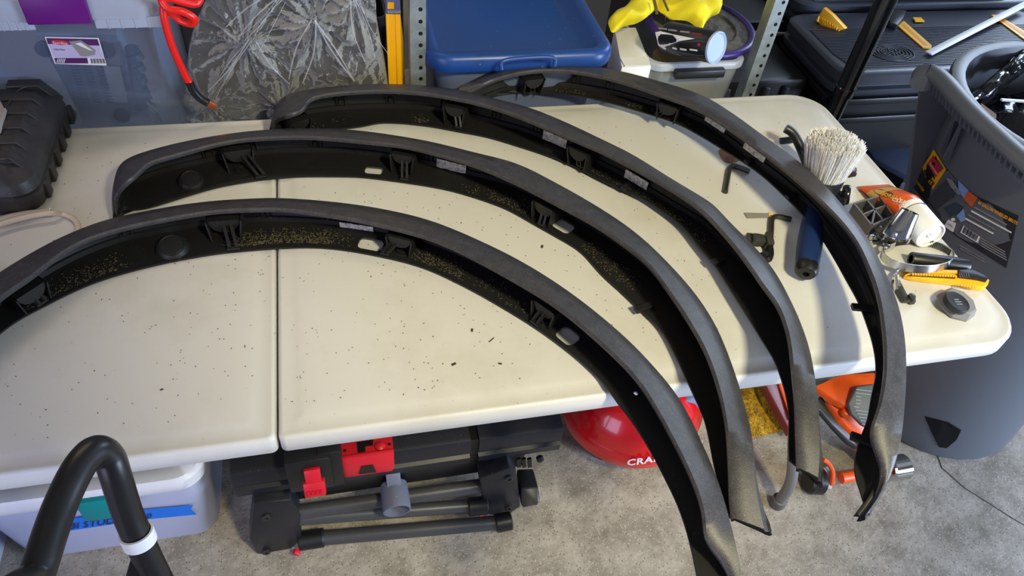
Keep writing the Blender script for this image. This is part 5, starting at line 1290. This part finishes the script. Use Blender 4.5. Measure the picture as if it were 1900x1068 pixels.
# floor jack
fj = thing('floor_jack', 'orange hydraulic floor jack with grey saddle pad and steel rollers on the floor', 'floor jack', (1.3, .25, 0))
def pz(poly, h_, m_, nm, par=fj, vec=None, bev=.003):
    bm = B(); prism(bm, [at(*q) for q in poly], vec or (0, 0, -h_), bevel=bev); return obj(nm, bm, m_, par)
pz([(1512, 716, .20), (1560, 694, .20), (1622, 690, .20), (1642, 722, .19), (1600, 748, .18), (1566, 750, .18), (1548, 742, .18)], .02, m_orange, 'top_plate')
pz([(1534, 740, .165), (1556, 742, .165), (1612, 800, .11), (1628, 850, .06), (1612, 852, .05), (1598, 836, .06), (1586, 808, .10), (1560, 775, .14)], .025, m_orange, 'side_arm')
pz([(1590, 806, .10), (1606, 800, .10), (1617, 812, .09), (1601, 826, .09)], .03, m_orange, 'arm_boss')
bm = B(); cyl(bm, at(1566, 768, .15), at(1573, 762, .165), .012, n=16, bevel=.003); obj('pin', bm, m_orange, fj)
sp_, sn_ = planesurf(at(1610, 760, .19), (-.25, -.55, .8))
octo = [(1574, 748), (1590, 716), (1622, 712), (1648, 724), (1650, 790), (1632, 802), (1602, 790), (1580, 768)]
bm = B(); prism(bm, [sp_(*q) for q in octo], Vector((-.25, -.55, .8)).normalized()*-.022, bevel=.004); sd = obj('saddle_pad', bm, mat('saddle_grey', (86, 92, 92), .5), fj); sd['label'] = 'grey ribbed saddle pad'
for k in range(11):
    y0_ = 722+k*6.4; x0_ = 1588-k*.3 if k < 5 else 1584+(k-5)*3; x1_ = x0_+(10 if 1 < k < 6 else 46)
    bm = B(); bar(bm, sp_(x0_, y0_), sp_(x1_, y0_+(x1_-x0_)*.12), .0022, .004, up=(-.25, -.55, .8)); obj('pad_rib', bm, mat('saddle_light', (128, 134, 132), .5), sd, smooth=False)
bm = B(); P = [(1512, 742, .16), (1524, 732, .165), (1548, 765, .13), (1580, 796, .10), (1600, 806, .085), (1602, 822, .08), (1590, 829, .075), (1572, 818, .085), (1545, 790, .11), (1520, 760, .145)]
prism(bm, [at(*q) for q in P], (0, 0, -.016), bevel=.004); obj('lever_arm', bm, mat('lever_black', (46, 46, 44), .35), fj)
bm = B(); c = at(1590, 814, .088); lathe(bm, [(.0105, 0), (.0105, .006), (.008, .008), (0, .008)], c, (-.2, -.4, 1), 20); obj('lever_pin', bm, m_orange, fj)
ax0, ax1 = at(1560, 886, .030), at(1640, 872, .030)
bm = B(); cyl(bm, ax0, ax1, .0145, n=20); obj('front_axle', bm, m_orange, fj)
bm = B(); w0, w1 = at(1648, 870, .032), at(1681, 864, .034); cyl(bm, w0, w1, .032, n=32, bevel=.004); obj('roller', bm, m_chrome, fj)
bm = B(); w2, w3 = at(1527, 896, .034), at(1497, 893, .034); cyl(bm, at(1525, 892, .034), at(1498, 890, .038), .034, n=32, bevel=.004); rl_ = obj('wheel', bm, mat('wheel_black', (24, 24, 24), .3), fj)
bm = B(); cyl(bm, at(1526, 892, .034), at(1529, 892, .034), .012, n=18); obj('hub', bm, m_orange, rl_)
bm = B(); tube(bm, spline([at(1527, 852, .07), at(1536, 858, .06), at(1544, 872, .045), at(1545, 886, .03), at(1543, 898, .01)], 5), .006, 8); obj('hook', bm, m_orange, fj)
bm = B(); prism(bm, [at(*q) for q in ((1526, 868, .03), (1540, 862, .04), (1546, 890, .015), (1544, 908, .004), (1526, 905, .004))], (0, .03, 0), bevel=.002); obj('steel_cheek', bm, mat('bright_casting', (170, 168, 162), .5, .4), fj)
pz([(1420, 714, .16), (1452, 706, .16), (1476, 786, .06), (1466, 800, .05)], .03, mat('dark_red_paint', (96, 22, 14), .45), 'handle_socket')
pz([(1444, 706, .168), (1453, 706, .168), (1478, 776, .085), (1471, 780, .085)], .01, m_orange, 'frame_edge')
# red hose coupler under the can
hcp = thing('hose_coupler', 'red air hose coupler with a brass tip on the floor beside the trash can', 'coupler', at(1690, 790, 0))
a, b_ = at(1676, 776, .022), at(1698, 800, .022)
bm = B(); cyl(bm, a, b_, .018, n=20, bevel=.003)
for k in range(6):
    t = 2*PI*k/6; M3 = frame(b_-a); bar(bm, a.lerp(b_, .2)+M3@Vector((.0175*math.cos(t), .0175*math.sin(t), 0)), a.lerp(b_, .8)+M3@Vector((.0175*math.cos(t), .0175*math.sin(t), 0)), .005, .005)
obj('sleeve', bm, m_redp, hcp)
bm = B(); cyl(bm, b_, b_+(b_-a).normalized()*.012, .0105, n=8); cyl(bm, b_+(b_-a).normalized()*.012, b_+(b_-a).normalized()*.016, .008, n=8); obj('tip', bm, mat('brass', (190, 170, 130), .25, 1), hcp)
bm = B(); tube(bm, spline([a, at(1660, 755, .03), at(1640, 735, .03), at(1600, 720, .02)], 6), .009, 12); obj('hose', bm, m_black, hcp)

# ================================================================ black handle in the foreground
hd = thing('hand_cart', 'bent black tubular cart handle with a white collar, bottom left foreground', 'cart', at(300, 1068, .78))
hp = [(30, 1180, .965), (70, 1060, .98), (105, 955, .985), (135, 887, .99), (158, 851, .99), (180, 835, .985), (201, 846, .97), (214, 880, .95), (236, 950, .90), (262, 1010, .855), (290, 1066, .805), (330, 1140, .74)]
P = [at(*q) for q in hp]
dn = (P[-1]-P[-2]).normalized()
foot = P[-1]+Vector((.02, -.03, -(P[-1].z-.016)))
up0 = P[0]+Vector((-.02, -.03, -(P[0].z-.016)))
bm = B(); tube(bm, spline([up0, up0.lerp(P[0], .5)]+P+[P[-1].lerp(foot, .5), foot], 8), .0142, 20); hd.location = (foot.x, foot.y, 0); ORG[hd.name] = Vector((foot.x, foot.y, 0))
obj('handle_tube', bm, m_tube, hd)
c = at(262, 1010, .855); q = at(236, 950, .90); dv = (c-q).normalized()
c = at(256, 996, .867)
bm = B(); lathe(bm, [(.0145, -.008), (.0165, -.0075), (.0165, .0075), (.0145, .008)], c, dv, 32); lathe(bm, [(.0145, .008), (.0145, -.008)], c, dv, 32); o = obj('collar', bm, m_white, hd); o['label'] = 'white plastic collar'
bm = B(); prism(bm, [at(248, 1014, .85), at(253, 1018, .846), at(266, 1032, .835), at(292, 1110, .77), at(222, 1110, .795), at(232, 1068, .82)], (.004, .012, -.008), bevel=.003); obj('gusset', bm, m_black, hd)
bm = B(); cyl(bm, foot-Z*.0155, foot+Z*.02, .022, .018, 18); obj('foot_plug', bm, m_black, hd)
bm = B(); cyl(bm, up0-Z*.0155, up0+Z*.02, .022, .018, 18); obj('foot_plug', bm, m_black, hd)
